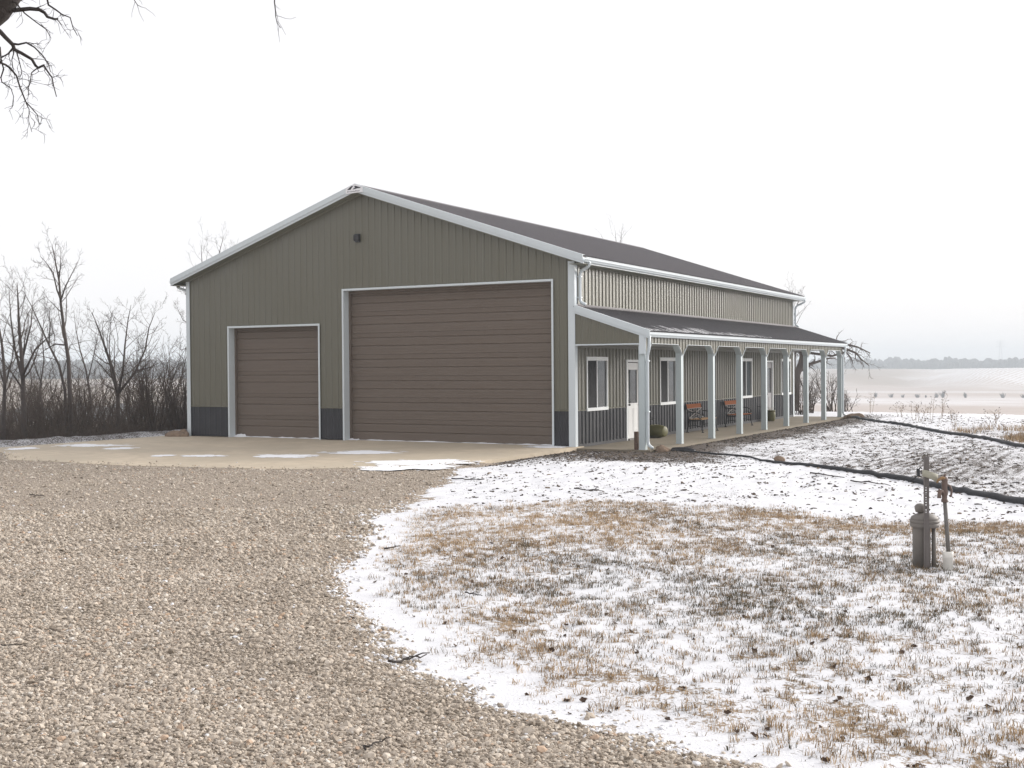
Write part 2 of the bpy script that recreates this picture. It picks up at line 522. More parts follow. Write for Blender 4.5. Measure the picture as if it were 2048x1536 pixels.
soil_cover = soil_cover - 0.35 * sstep(-14.2, -15.2, X) * sstep(10, 4, Y) 
lawn_cover = 0.82 - 0.28 * dens - 0.05 * upl - 0.10 * top
cover = np.clip(soil_cover * (1 - lawn) + lawn_cover * lawn, 0, 1)
# brown grass verge beyond the upper sock, no snow
verge = sstep(0.2, 1.2, (X - 2.15) * 0.886 + (Y - 20.95) * 0.463) * sstep(20.0, 13.0, Y + 0.7 * X)
cover = cover * (1 - 0.75 * verge)
A = np.zeros(X.shape + (4,))
A[..., 0] = cover
A[..., 1] = np.clip(np.maximum(lawn * (0.45 + 0.55 * upl + 0.5 * top), 0.8 * verge), 0, 1)
A[..., 2] = lawn
A[..., 3] = 1

def ground_mat():
    m, nt, N, L, p = newmat('snowy_ground')
    at_ = N.new('ShaderNodeAttribute'); at_.attribute_name = 'mask'
    sep = N.new('ShaderNodeSeparateColor'); L.new(at_.outputs['Color'], sep.inputs[0])
    v = objvec(nt)
    vs_ = objvec(nt, (1.0, 0.40, 1.0))
    n1 = noise(nt, v, 14, 5, 0.65)
    n2 = noise(nt, v, 55, 4, 0.6)
    ns = noise(nt, vs_, 42, 5, 0.68)
    soilf = math_(nt, 'SUBTRACT', 1.0, sep.outputs[2])
    nn = math_(nt, 'ADD', math_(nt, 'MULTIPLY', n1, 0.6), math_(nt, 'MULTIPLY', n2, 0.4))
    ns2 = math_(nt, 'ADD', math_(nt, 'MULTIPLY', ns, 0.75), math_(nt, 'MULTIPLY', n2, 0.25))
    mixn = N.new('ShaderNodeMix'); L.new(soilf, mixn.inputs[0]); L.new(nn, mixn.inputs[2]); L.new(ns2, mixn.inputs[3])
    s = math_(nt, 'ADD', sep.outputs[0], math_(nt, 'MULTIPLY', math_(nt, 'SUBTRACT', mixn.outputs[0], 0.5), 2.3))
    snow = mrange(nt, s, 0.42, 0.62, smooth=True)
    soil = mixc(nt, n1, (0.045, 0.038, 0.034), (0.120, 0.098, 0.084))
    thatch = mixc(nt, n2, (0.17, 0.12, 0.078), (0.40, 0.30, 0.20))
    soil2 = mixc(nt, n2, (0.10, 0.078, 0.055), (0.26, 0.20, 0.14))
    lawnc = mixc(nt, sep.outputs[1], soil2, thatch)
    grd = mixc(nt, math_(nt, 'MAXIMUM', sep.outputs[2], sep.outputs[1]), soil, lawnc)
    sn = mixc(nt, noise(nt, v, 5, 4), (0.57, 0.575, 0.60), (0.68, 0.68, 0.70))
    L.new(mixc(nt, snow, grd, sn), p.inputs['Base Color'])
    p.inputs['Roughness'].default_value = 0.8
    setspec(p, 0.2)
    hgt = math_(nt, 'ADD', math_(nt, 'MULTIPLY', n2, 0.6), math_(nt, 'MULTIPLY', snow, 0.7))
    bump(nt, p, hgt, 0.55, 0.02)
    return m

def fields_mat():
    m, nt, N, L, p = newmat('snow_dusted_fields')
    v = objvec(nt, (0.004, 0.0125, 0.01))
    v2 = objvec(nt, (0.05, 0.12, 0.1))
    a = noise(nt, v, 1.0, 5)
    b = noise(nt, v2, 1.0, 6, 0.7)
    c = mixc(nt, mrange(nt, a, 0.38, 0.62), (0.44, 0.37, 0.33), (0.64, 0.61, 0.61))
    c = mixc(nt, math_(nt, 'MULTIPLY', mrange(nt, b, 0.4, 0.7), 0.55), c, (0.36, 0.29, 0.24))
    at_ = N.new('ShaderNodeAttribute'); at_.attribute_name = 'mask'
    sep = N.new('ShaderNodeSeparateColor'); L.new(at_.outputs['Color'], sep.inputs[0])
    c = mixc(nt, sep.outputs[0], c, (0.235, 0.175, 0.12))           # dormant stubble
    wv = N.new('ShaderNodeTexWave'); wv.inputs['Scale'].default_value = 0.10; wv.inputs['Distortion'].default_value = 2.5
    L.new(objvec(nt, (1.0, 0.55, 0)), wv.inputs['Vector'])
    c = mixc(nt, math_(nt, 'MULTIPLY', sep.outputs[1], mrange(nt, wv.outputs['Fac'], 0.45, 0.6)), c, (0.72, 0.71, 0.72))
    L.new(c, p.inputs['Base Color'])
    p.inputs['Roughness'].default_value = 0.95
    setspec(p, 0.1)
    return m

MASKG = ground_mat()
far = np.hypot(X - CAM[0], Y - CAM[1])
az = np.degrees(np.arctan2(-(X - CAM[0]), Y - CAM[1]))
F = np.zeros(X.shape + (4,)); F[..., 3] = 1
F[..., 0] = sstep(36, 40, az) * sstep(140, 260, far) * sstep(0.35, 0.5, fbm(X, Y, 90, 3, 51) + 0.2) 
F[..., 0] = np.maximum(F[..., 0], 0.8 * sstep(9.6, 10.6, az) * sstep(18, 14, az) * sstep(940, 1010, far))
F[..., 1] = sstep(9.4, 8.6, az) * sstep(950, 1020, far)
near_keep = (np.hypot(cx_ - 2, cy_ - 0) < 62)
g = grid_mesh('ground', X, Y, Z, near_keep, MASKG, {'mask': A})
tag(g, kind='structure')
fl = grid_mesh('fields', X, Y, Z, ~near_keep, fields_mat(), {'mask': F})
tag(fl, kind='structure')

# ---- gravel driveway sheet
def gravel_mat():
    m, nt, N, L, p = newmat('gravel_bed')
    v = objvec(nt)
    vor = N.new('ShaderNodeTexVoronoi'); vor.inputs['Scale'].default_value = 32
    L.new(v, vor.inputs['Vector'])
    sepc = N.new('ShaderNodeSeparateColor'); L.new(vor.outputs['Color'], sepc.inputs[0])
    c = mixc(nt, sepc.outputs[0], (0.25, 0.205, 0.165), (0.47, 0.40, 0.33))
    c = mixc(nt, mrange(nt, vor.outputs['Distance'], 0.45, 0.75), c, (0.12, 0.10, 0.08))
    c = mixc(nt, mrange(nt, noise(nt, v, 0.5, 4), 0.45, 0.7, 0, 0.35), c, (0.30, 0.255, 0.20))
    L.new(c, p.inputs['Base Color'])
    p.inputs['Roughness'].default_value = 0.9
    setspec(p, 0.2)
    inv = math_(nt, 'SUBTRACT', 1.0, vor.outputs['Distance'])
    bump(nt, p, inv, 0.9, 0.02)
    return m
gx2 = axis(-60, 24, [(-15, 2, 0.25), (2, 14, 0.08)], 1.2)
gy2 = axis(-60, -4.5, [(-24.5, -16, 0.08), (-16, -4.5, 0.16)], 1.2)
X2, Y2 = np.meshgrid(gx2, gy2)
S2 = sd_gravel(X2, Y2)
def gravel_z(x, y, s=None):
    s = sd_gravel(x, y) if s is None else s
    fade = sstep(0.0, 0.8, -poly_sd(x, y, APRON))
    return land(x, y) + ((fbm(x, y, 2.6, 4, 11) - 0.5) * 0.10 + (fbm(x, y, 1.5, 3, 61) - .5) * 0.035) * fade + 0.03 * np.clip(s / 0.2, -1, 1)
Z2 = gravel_z(X2, Y2, S2)
ctr = (S2[:-1, :-1] + S2[1:, 1:] + S2[1:, :-1] + S2[:-1, 1:]) / 4
apr2 = poly_sd(X2, Y2, APRON)
Z2 = Z2 - 0.06 * sstep(0.1, 0.5, apr2)
dw = grid_mesh('gravel_driveway', X2, Y2, Z2, ctr > -0.5, gravel_mat())
tag(dw, kind='structure')

# ---- concrete apron and porch slab
def slab(name, poly, z0, z1, mat):
    b = MB()
    b.prism(poly, 2, z0, z1)
    o = b.build(name, mat)
    return tag(o, kind='structure')
def rough_edge(poly, step=0.35, amp=0.12, seed=3, skip=()):
    rnd = random.Random(seed); out = []
    for i in range(len(poly)):
        a, b = np.array(poly[i]), np.array(poly[(i + 1) % len(poly)])
        n = max(1, int(np.hypot(*(b - a)) / step))
        for k in range(n):
            q = a + (b - a) * k / n
            if i not in skip and k: q = q + np.array([rnd.uniform(-amp, amp), rnd.uniform(-amp, amp)])
            out.append(tuple(q))
    return out
apron = slab('concrete_apron', rough_edge(APRON, 0.35, 0.07, 3, (0, 1, 7, 8, 9))[::-1], -0.25, 0.0, MAT['concrete'])
pslab = slab('porch_slab', [(0.103, -0.1), (2.17, -0.1), (2.17, 21.35), (0.003, 21.35), (0.003, 0.352), (0.103, 0.352)], -0.20, -0.03, MAT['concrete_shaded'])

# ================================================================== instanced scatter
def scatter(name, pts, rot, scl, tint, idx, mat, nvar=5, amp=0.7, base_scale=(1, 0.8, 0.55), subdiv=2, nscale=1.3):
    me = bpy.data.meshes.new(name)
    n = len(pts)
    me.vertices.add(n); me.vertices.foreach_set('co', np.asarray(pts, np.float32).ravel())
    for nm, ty, arr, key in (('rot', 'FLOAT_VECTOR', rot, 'vector'), ('scl', 'FLOAT_VECTOR', scl, 'vector'), ('tint', 'FLOAT', tint, 'value'), ('pick', 'INT', idx, 'value')):
        a = me.attributes.new(nm, ty, 'POINT')
        a.data.foreach_set(key, np.ascontiguousarray(arr).ravel())
    me.materials.append(mat)
    o = link(bpy.data.objects.new(name, me))
    ng = bpy.data.node_groups.new(name + '_nodes', 'GeometryNodeTree')
    ng.interface.new_socket('Geometry', in_out='INPUT', socket_type='NodeSocketGeometry')
    ng.interface.new_socket('Geometry', in_out='OUTPUT', socket_type='NodeSocketGeometry')
    N, L = ng.nodes, ng.links
    gi, go = N.new('NodeGroupInput'), N.new('NodeGroupOutput')
    join = N.new('GeometryNodeJoinGeometry')
    for k in range(nvar):
        ico = N.new('GeometryNodeMeshIcoSphere'); ico.inputs['Subdivisions'].default_value = subdiv
        sp = N.new('GeometryNodeSetPosition')
        nz = N.new('ShaderNodeTexNoise'); nz.noise_dimensions = '4D'
        nz.inputs['W'].default_value = k * 7.7; nz.inputs['Scale'].default_value = nscale; nz.inputs['Detail'].default_value = 2
        vm = N.new('ShaderNodeVectorMath'); vm.operation = 'SUBTRACT'; vm.inputs[1].default_value = (0.5, 0.5, 0.5)
        vm2 = N.new('ShaderNodeVectorMath'); vm2.operation = 'SCALE'; vm2.inputs['Scale'].default_value = amp * 2
        L.new(nz.outputs['Color'], vm.inputs[0]); L.new(vm.outputs[0], vm2.inputs[0]); L.new(vm2.outputs[0], sp.inputs['Offset'])
        L.new(ico.outputs[0], sp.inputs['Geometry'])
        tr = N.new('GeometryNodeTransform'); tr.inputs['Scale'].default_value = tuple(b * (1 + 0.12 * math.sin(3.1 * k + j)) for j, b in enumerate(base_scale))
        L.new(sp.outputs[0], tr.inputs[0])
        sm = N.new('GeometryNodeSetMaterial'); sm.inputs['Material'].default_value = mat
        L.new(tr.outputs[0], sm.inputs[0])
        g2 = N.new('GeometryNodeGeometryToInstance'); L.new(sm.outputs[0], g2.inputs[0])
        L.new(g2.outputs[0], join.inputs[0])
    iop = N.new('GeometryNodeInstanceOnPoints')
    iop.inputs['Pick Instance'].default_value = True
    L.new(gi.outputs[0], iop.inputs['Points']); L.new(join.outputs[0], iop.inputs['Instance'])
    def na(nm, ty):
        q = N.new('GeometryNodeInputNamedAttribute'); q.data_type = ty; q.inputs['Name'].default_value = nm
        return q.outputs[0]
    e2r = N.new('FunctionNodeEulerToRotation'); L.new(na('rot', 'FLOAT_VECTOR'), e2r.inputs[0])
    L.new(e2r.outputs[0], iop.inputs['Rotation'])
    L.new(na('scl', 'FLOAT_VECTOR'), iop.inputs['Scale'])
    L.new(na('pick', 'INT'), iop.inputs['Instance Index'])
    L.new(iop.outputs[0], go.inputs[0])
    md = o.modifiers.new('scatter', 'NODES'); md.node_group = ng
    return o

def inst_mat(name, stops, rough=0.9, bmp=0.5, bscale=0.9):
    m, nt, N, L, p = newmat(name)
    a = N.new('ShaderNodeAttribute'); a.attribute_type = 'INSTANCER'; a.attribute_name = 'tint'
    r = N.new('ShaderNodeValToRGB')
    el = r.color_ramp.elements
    while len(el) < len(stops): el.new(0.5)
    for e_, (pos, c) in zip(el, stops):
        e_.position = pos; e_.color = (*c, 1)
    L.new(a.outputs['Fac'], r.inputs[0])
    v = objvec(nt)
    n1 = noise(nt, v, bscale * 2.2, 4)
    L.new(mixc(nt, mrange(nt, n1, 0.3, 0.7, 0.0, 0.35), r.outputs[0], mixc(nt, 1.0, r.outputs[0], (0.6, 0.58, 0.55), 'MULTIPLY')), p.inputs['Base Color'])
    p.inputs['Roughness'].default_value = rough
    setspec(p, 0.25)
    return m

def in_view(x, y, margin=0.14):
    dx, dy = x - CAM[0], y - CAM[1]
    dep = dx * CF[0] + dy * CF[1]
    lat = dx * CR[0] + dy * CR[1]
    return (dep > 4.5) & (np.abs(lat) < dep * (0.4334 + margin) + 0.5), dep

rg = np.random.default_rng(7)
# ---- gravel stones
def gravel_points():
    P = []
    for (d0, d1, perm2) in ((5.0, 9.0, 3600), (9.0, 13.0, 2100), (13.0, 18.0, 800), (18.0, 31.0, 170)):
        w1 = (0.4334 + 0.10) * d1 + 0.5
        n = int((d1 - d0) * 2 * w1 * perm2)
        dep = rg.uniform(d0, d1, n); lat = rg.uniform(-w1, w1, n)
        ok = np.abs(lat) < (0.4334 + 0.10) * dep + 0.5
        dep, lat = dep[ok], lat[ok]
        x = CAM[0] + dep * CF[0] + lat * CR[0]; y = CAM[1] + dep * CF[1] + lat * CR[1]
        s = sd_gravel(x, y)
        keep = (s > 0.02) | ((s > -0.35) & (rg.random(len(s)) < 0.10 * np.clip(1 + s / 0.30, 0, 1) ** 2.5)) 
        da = poly_sd(x, y, APRON)
        keep &= rg.random(len(s)) < np.where(da > -0.05, 0.5 * np.exp(-np.maximum(da, 0) / 0.22) + 0.004, 1.0)
        P.append(np.stack([x[keep], y[keep], s[keep], np.full(keep.sum(), d0)], -1))
    return np.concatenate(P)
GPT = gravel_points()
n = len(GPT)
size = rg.gamma(4.0, 0.0026, n) * np.where(GPT[:, 3] >= 13, 1.5, np.where(GPT[:, 3] >= 9, 1.15, 1.0))
size = np.clip(size, 0.005, 0.036)
gz = gravel_z(GPT[:, 0], GPT[:, 1], GPT[:, 2]) + size * 0.15
gz = np.where(poly_sd(GPT[:, 0], GPT[:, 1], APRON) > -0.03, 0.003 + size * 0.2, gz)
gz = np.where(GPT[:, 2] < 0.0, np.maximum(gz, ground_z(GPT[:, 0], GPT[:, 1]) + size * 0.2), gz)
tint = np.clip(rg.normal(0.5, 0.22, n) + (fbm(GPT[:, 0], GPT[:, 1], 0.8, 3, 71) - 0.5) * 0.35, 0, 0.945)
cap_ = rg.random(n) < 0.75 * np.exp(-((GPT[:, 2] + 0.02) / 0.16) ** 2) + 0.004
tint = np.where(cap_, 1.0, tint)
GM = inst_mat('crushed_limestone', [(0.0, (0.17, 0.142, 0.110)), (0.25, (0.33, 0.281, 0.230)), (0.5, (0.45, 0.389, 0.322)), (0.78, (0.55, 0.487, 0.415)), (0.90, (0.59, 0.56, 0.51)), (0.94, (0.44, 0.31, 0.21)), (1.0, (0.74, 0.74, 0.76))])
st = scatter('gravel', np.stack([GPT[:, 0], GPT[:, 1], gz], -1),
             np.stack([rg.normal(0, .45, n), rg.normal(0, .45, n), rg.uniform(0, 6.28, n)], -1),
             np.stack([size] * 3, -1) * rg.uniform(0.75, 1.25, (n, 3)), tint, rg.integers(0, 6, n).astype(np.int32), GM, nvar=6, amp=0.8, subdiv=1, nscale=2.2)
tag(st, kind='stuff')
import sys; print('gravel', n, file=sys.stderr)

# ---- clods of earth poking through the snow
def soil_points(n):
    x = rg.uniform(0.1, 18, n); y = rg.uniform(-13, 24, n)
    v, dep = in_view(x, y)
    ok = v & ((x > 2.2) | (y < -0.15)) & (poly_sd(x, y, APRON) < -0.02) & (sd_gravel(x, y) < -0.3)
    x, y = x[ok], y[ok]
    lw = poly_sd(x, y, LAWN)
    st_ = fbm(x * 1.0, y * 0.42, 0.13, 3, 41)
    pe = sstep(1.9, 0.1, np.maximum(x - 2.25, -0.1 - y)) * sstep(2.0, 2.3, x)
    bt = sstep(-0.2, 0.5, poly_sd(x, y, [(2.3, 0.0), (5.2, -1.4), (8.1, -4.2), (11.8, -8.8), (16, -15), (24, -15), (24, 10), (10.4, 5.1), (2.1, 21)]))
    ae = sstep(-1.3, -0.1, poly_sd(x, y, APRON)) * sstep(-7.5, -4.5, y)
    ae = np.maximum(ae, sstep(-6.0, -3.0, y - 0.30 * x + (fbm(x, y, 1.1, 3, 49) - .5) * 2.4) * sstep(6.0, 3.6, x) * (1 - bt) * sstep(0.2, -0.1, y))
    pr = 0.7 * sstep(0.54, 0.34, st_) * (0.45 + 0.55 * bt) + 0.8 * pe + 1.6 * ae + 0.03
    pr *= sstep(0.6, -0.4, lw)
    pr *= 0.35 + 0.65 * sstep(0.42, 0.58, fbm(x, y, 1.4, 3, 44)) 
    ok = rg.random(len(x)) < pr
    return x[ok], y[ok]
sx, sy = soil_points(190000)
n = len(sx)
ssz = np.clip(rg.gamma(3.0, 0.0042, n), 0.005, 0.030)
sz_ = ground_z(sx, sy) + ssz * 0.1
SM = inst_mat('earth_clods', [(0.0, (0.035, 0.028, 0.025)), (0.4, (0.065, 0.052, 0.044)), (0.8, (0.11, 0.085, 0.065)), (1.0, (0.20, 0.15, 0.10))])
so = scatter('soil_clods', np.stack([sx, sy, sz_], -1), np.stack([rg.normal(0, .3, n), rg.normal(0, .3, n), rg.uniform(0, 6.28, n)], -1),
             np.stack([ssz, ssz * rg.uniform(0.9, 2.2, n), ssz * 0.55], -1), rg.random(n), rg.integers(0, 5, n).astype(np.int32), SM, nvar=5, amp=0.8, base_scale=(1, 1, 1), subdiv=1)
tag(so, kind='stuff')
print('clods', n, file=sys.stderr)

# ---- grass blades (one mesh)
def blades_mesh(name, x, y, z, h, w, lean, tint, mat, kind_lbl=None):
    n = len(x)
    th = rg.uniform(0, 2 * np.pi, n)
    dx, dy = np.cos(th), np.sin(th)
    fa = rg.uniform(0, 2 * np.pi, n)
    wx, wy = np.cos(fa) * w / 2, np.sin(fa) * w / 2
    V = np.zeros((n, 5, 3), np.float32)
    l1, l2 = lean * h * 0.35, lean * h
    V[:, 0] = np.stack([x - wx, y - wy, z - 0.01], -1); V[:, 1] = np.stack([x + wx, y + wy, z - 0.01], -1)
    V[:, 2] = np.stack([x - wx * .75 + dx * l1, y - wy * .75 + dy * l1, z + h * 0.55], -1)
    V[:, 3] = np.stack([x + wx * .75 + dx * l1, y + wy * .75 + dy * l1, z + h * 0.55], -1)
    V[:, 4] = np.stack([x + dx * l2, y + dy * l2, z + h * np.sqrt(np.maximum(0.15, 1 - lean ** 2 * 0.6))], -1)
    b = (np.arange(n) * 5)[:, None]
    T = np.stack([b + [0, 1, 3], b + [0, 3, 2], b + [2, 3, 4]], 1).reshape(-1, 3)
    me = bpy.data.meshes.new(name)
    me.vertices.add(n * 5); me.vertices.foreach_set('co', V.ravel())
    me.loops.add(T.size); me.loops.foreach_set('vertex_index', T.ravel().astype(np.int32))
    me.polygons.add(len(T)); me.polygons.foreach_set('loop_start', np.arange(0, T.size, 3, dtype=np.int32))
    me.update(calc_edges=True)
    a = me.attributes.new('tint', 'FLOAT', 'POINT'); a.data.foreach_set('value', np.repeat(tint, 5).astype(np.float32))
    me.materials.append(mat)
    return link(bpy.data.objects.new(name, me))

def blade_mat(name, stops):
    m, nt, N, L, p = newmat(name)
    a = N.new('ShaderNodeAttribute'); a.attribute_name = 'tint'
    r = N.new('ShaderNodeValToRGB'); el = r.color_ramp.elements
    while len(el) < len(stops): el.new(0.5)
    for e_, (pos, c) in zip(el, stops):
        e_.position = pos; e_.color = (*c, 1)
    L.new(a.outputs['Fac'], r.inputs[0]); L.new(r.outputs[0], p.inputs['Base Color'])
    p.inputs['Roughness'].default_value = 0.75; setspec(p, 0.2)
    return m
GB = blade_mat('dormant_grass', [(0.0, (0.065, 0.062, 0.040)), (0.25, (0.14, 0.112, 0.076)), (0.5, (0.29, 0.198, 0.112)), (0.78, (0.47, 0.33, 0.19)), (1.0, (0.60, 0.47, 0.33))])
def lawn_blades():
    nt_ = 90000
    dep = np.sqrt(rg.uniform(5.8 ** 2, 21.0 ** 2, nt_)); lat = rg.uniform(-0.2, 0.60, nt_) * dep
    x = CAM[0] + dep * CF[0] + lat * CR[0]; y = CAM[1] + dep * CF[1] + lat * CR[1]
    sdl_, lawn_, dens_, big_, band_, top_, upl_ = lawn_fields(x, y)
    mid = fbm(x, y, 0.75, 3, 83)
    p = lawn_ * sstep(0.02, 0.9, -sd_gravel(x, y)) * (0.24 + 0.44 * sstep(0.38, 0.64, mid + 0.07 * upl_ + 0.12 * top_ + 0.2 * (big_ - 0.5) + 0.10 * sstep(10.6, 12.2, x) * sstep(-17.5, -15.0, y)))
    ok = (rg.random(nt_) < p) & (sdl_ > -0.4) & (np.hypot(x - 11.52, y + 15.45) > 0.17)
    x, y, upl_, top_, band_ = x[ok], y[ok], upl_[ok], top_[ok], band_[ok]
    nt2 = len(x)
    nb = np.clip(rg.gamma(1.8, 4.6, nt2), 2, 36).astype(int)
    rad = 0.010 + 0.0020 * nb * rg.uniform(0.5, 1.3, nt2)
    ht = np.clip(rg.normal(0.040, 0.013, nt2), 0.015, 0.08) * (0.8 + 0.012 * nb)
    tt = np.clip(rg.normal(0.42, 0.20, nt2) + 0.30 * upl_ + 0.16 * top_ - 0.24 * band_ + 0.2 * (fbm(x, y, 0.9, 2, 81) - 0.5), 0, 1)
    I = np.repeat(np.arange(nt2), nb)
    n = len(I)
    a = rg.uniform(0, 6.28, n); q = np.sqrt(rg.random(n)) * rad[I]
    bx, by = x[I] + np.cos(a) * q * 1.5, y[I] + np.sin(a) * q
    h = ht[I] * np.clip(rg.normal(0.85, 0.28, n), 0.25, 1.5)
    return bx, by, h, np.clip(tt[I] + rg.normal(0, 0.12, n), 0, 1)
x, y, h, tint = lawn_blades()
n = len(x)
gr = blades_mesh('lawn_grass', x, y, ground_z(x, y), h, np.clip(rg.normal(0.0046, 0.001, n), 0.002, 0.008), rg.uniform(0.1, 1.1, n), tint, GB)
tag(gr, 'thin dormant lawn grass poking through the snow', 'grass', kind='stuff')
print('blades', n, file=sys.stderr)

# tall dead grass on the verge behind the upper sock
n = 60000
s = rg.uniform(0.45, 1.45, n); o_ = rg.gamma(2.0, 1.5, n)
x = 2.15 + 8.29 * s + 0.886 * (0.35 + o_); y = 20.95 - 15.87 * s + 0.463 * (0.35 + o_)
cl = fbm(x, y, 1.3, 3, 91)
ok = (rg.random(n) < sstep(0.36, 0.55, cl)) & (rg.random(n) < sstep(0.50, 0.80, s) + 0.03)
x, y = x[ok], y[ok]; n = len(x)
vg = blades_mesh('verge_grass', x, y, ground_z(x, y), np.clip(rg.normal(0.20, 0.08, n), 0.05, 0.55) * (0.5 + fbm(x, y, 2, 2, 92)), np.full(n, 0.012), rg.uniform(0.1, 0.9, n), np.clip(rg.normal(0.55, 0.2, n), 0, 1), GB)
tag(vg, 'tall dead brown grass beyond the far black sock', 'grass', kind='stuff')
# ================================================================== the barn
W, L_, SL = 13.708, 21.0, 1.0 / 3.0
XR = -W / 2                       # ridge line
OHF, EO = 0.30, 0.40              # rake and eave overhang
ZE = 5.0                          # top of the roof at the eave edge
def roof_z(x):
    return ZE + (EO - x) * SL if x >= XR else ZE + (x - (-W - EO)) * SL

barn = empty('pole_barn')
tag(barn, 'large clay coloured metal pole barn with two brown overhead doors and a side porch', 'building')

PITCH = 0.2286
def rib_profile(ua, ub, rib=0.019):
    """(u, h) break points of the ribbed sheet between ua and ub"""
    k0, k1 = int(math.floor(ua / PITCH)) - 1, int(math.ceil(ub / PITCH)) + 1
    pts = []
    for k in range(k0, k1 + 1):
        c = k * PITCH
        pts += [(c - .036, 0), (c - .022, rib), (c + .022, rib), (c + .036, 0),
                (c + .078, 0), (c + .086, .0035), (c + .094, 0), (c + .134, 0), (c + .142, .0035), (c + .150, 0)]
    def H(u):
        for (a, ha), (b, hb) in zip(pts, pts[1:]):
            if a <= u <= b:
                return ha + (hb - ha) * (u - a) / max(1e-9, b - a)
        return 0.0
    out = [(ua, H(ua))] + [p for p in pts if ua + 1e-4 < p[0] < ub - 1e-4] + [(ub, H(ub))]
    return out, H

def sheet(P0, U, V, N, ua, ub, v0, v1, holes=(), rib=0.026):
    """one ribbed steel sheet, ribs along V; v0 / v1 numbers or functions of u"""
    P0, U, V, N = (np.array(q, float) for q in (P0, U, V, N))
    flip = np.dot(np.cross(U, V), N) < 0
    prof, H = rib_profile(ua, ub, rib)
    us = dict(prof)
    for (ha, hb, _, _) in holes:
        for q in (ha, hb):
            if ua < q < ub: us[q] = H(q)
    if callable(v1) and ua < 6.854 < ub: us[6.854] = H(6.854)
    ul = sorted(us)
    f0 = v0 if callable(v0) else (lambda u: v0)
    f1 = v1 if callable(v1) else (lambda u: v1)
    b = MB()
    for a, c in zip(ul, ul[1:]):
        mid = (a + c) / 2
        spans = [(None, None)]
        for (ha, hb, za, zb) in holes:
            if ha < mid < hb:
                new = []
                for (p, q) in spans:
                    lo = -1e9 if p is None else p
                    hi = 1e9 if q is None else q
                    if za > lo and za > f0(mid) + 1e-4: new.append((p, min(za, hi) if min(za, hi) < 1e8 else None))
                    if zb < hi and zb < f1(mid) - 1e-4: new.append((max(zb, lo), q))
                spans = new
        for (p, q) in spans:
            vv = []
            for u_, e_ in ((a, 0), (c, 0), (c, 1), (a, 1)):
                lo = f0(u_) if p is None else p
                hi = f1(u_) if q is None else q
                v_ = hi if e_ else lo
                vv.append(P0 + U * u_ + V * v_ + N * us[u_])
            b.add(vv, [(3, 2, 1, 0)] if flip else [(0, 1, 2, 3)])
    return b

def sheets(name, P0, U, V, N, u0, u1, v0, v1, mat, holes=(), rib=0.026, width=PITCH * 4, off=0.0):
    u = u0
    nxt = (math.floor((u0 - off) / width) + 1) * width + off
    while u < u1 - 1e-6:
        e_ = min(nxt, u1)
        if e_ - u > 0.02:
            b = sheet(P0, U, V, N, u, e_, v0, v1, holes, rib)
            if b.f: b.build(name, mat, barn)
        u = e_; nxt += width

WH = 0.95
SD = (8.443, 11.970, 3.417)      # small overhead door (from u, to u, height); u = -x
BD = (0.641, 7.521, 4.411)       # big overhead door
top_front = lambda u: roof_z(-u) - 0.185
hf = [(SD[0], SD[1], -1, SD[2]), (BD[0], BD[1], -1, BD[2])]
sheets('siding_panel', (0, 0, 0), (-1, 0, 0), (0, 0, 1), (0, -1, 0), 0.02, W - 0.02, WH, top_front, MAT['siding'], hf, .017)
sheets('wainscot_panel', (0, 0, 0), (-1, 0, 0), (0, 0, 1), (0, -1, 0), 0.02, W - 0.02, 0.02, WH - 0.002, MAT['wainscot'], hf, .012, off=0.3)
WIN = [(0.69, 2.04), (5.96, 7.31), (13.87, 15.22), (19.13, 20.48)]
DOORS = [(3.42, 4.37), (16.97, 17.92)]
hs = [(a, b_, 0.93, 2.31) for a, b_ in WIN] + [(a, b_, -1, 2.29) for a, b_ in DOORS]
sheets('siding_panel', (0, 0, 0), (0, 1, 0), (0, 0, 1), (1, 0, 0), 0.02, L_ - 0.02, WH, 4.87, MAT['siding'], hs)
sheets('wainscot_panel', (0, 0, 0), (0, 1, 0), (0, 0, 1), (1, 0, 0), 0.02, L_ - 0.02, -0.01, WH - 0.002, MAT['wainscot'], hs, off=0.3)
# plain far walls
b = MB(); b.box(-W + 0.005, -W + 0.03, 0.01, L_, 0, 4.9); b.build('far_wall', MAT['siding'], barn)
b = MB(); b.prism([(-W, 0), (0, 0), (0, 4.94), (XR, roof_z(XR) - .19), (-W, 4.94)], 1, L_ - 0.03, L_ - 0.002); b.build('rear_wall', MAT['siding'], barn)

def part(name, mat, fn, parent=None, smooth=False, bevel=0.0):
    b = MB(); fn(b)
    return b.build(name, mat, parent or barn, smooth, bevel)

# wainscot cap trim
for a, c in ((0.09, BD[0] - 0.06), (BD[1] + 0.06, SD[0] - 0.06), (SD[1] + 0.06, W - 0.10)):
    part('wainscot_trim', MAT['siding'], lambda b: b.prism([(-0.032, WH - .012), (-0.0, WH - .012), (-0.0, WH + .03), (-0.022, WH + .012), (-0.032, WH + 0.006)], 0, -c, -a))
edges = [0.10, 0.65] + [2.08, 3.36, 4.43, 5.92, 7.35, 13.83, 15.26, 16.91, 17.98, 19.09, 20.52, 20.92]
for a, c in zip(edges[::2], edges[1::2]):
    part('wainscot_trim', MAT['siding'], lambda b: b.prism([(0.032, WH - .012), (0.0, WH - .012), (0.0, WH + .03), (0.022, WH + .012), (0.032, WH + 0.006)], 1, a, c))
# base trim
part('base_trim', MAT['wainscot'], lambda b: b.box(0.0, 0.036, 0.12, 3.36, -0.03, 0.05))
part('base_trim', MAT['wainscot'], lambda b: b.box(0.0, 0.036, 4.43, 16.91, -0.03, 0.05))
part('base_trim', MAT['wainscot'], lambda b: b.box(0.0, 0.036, 17.98, 20.9, -0.03, 0.05))
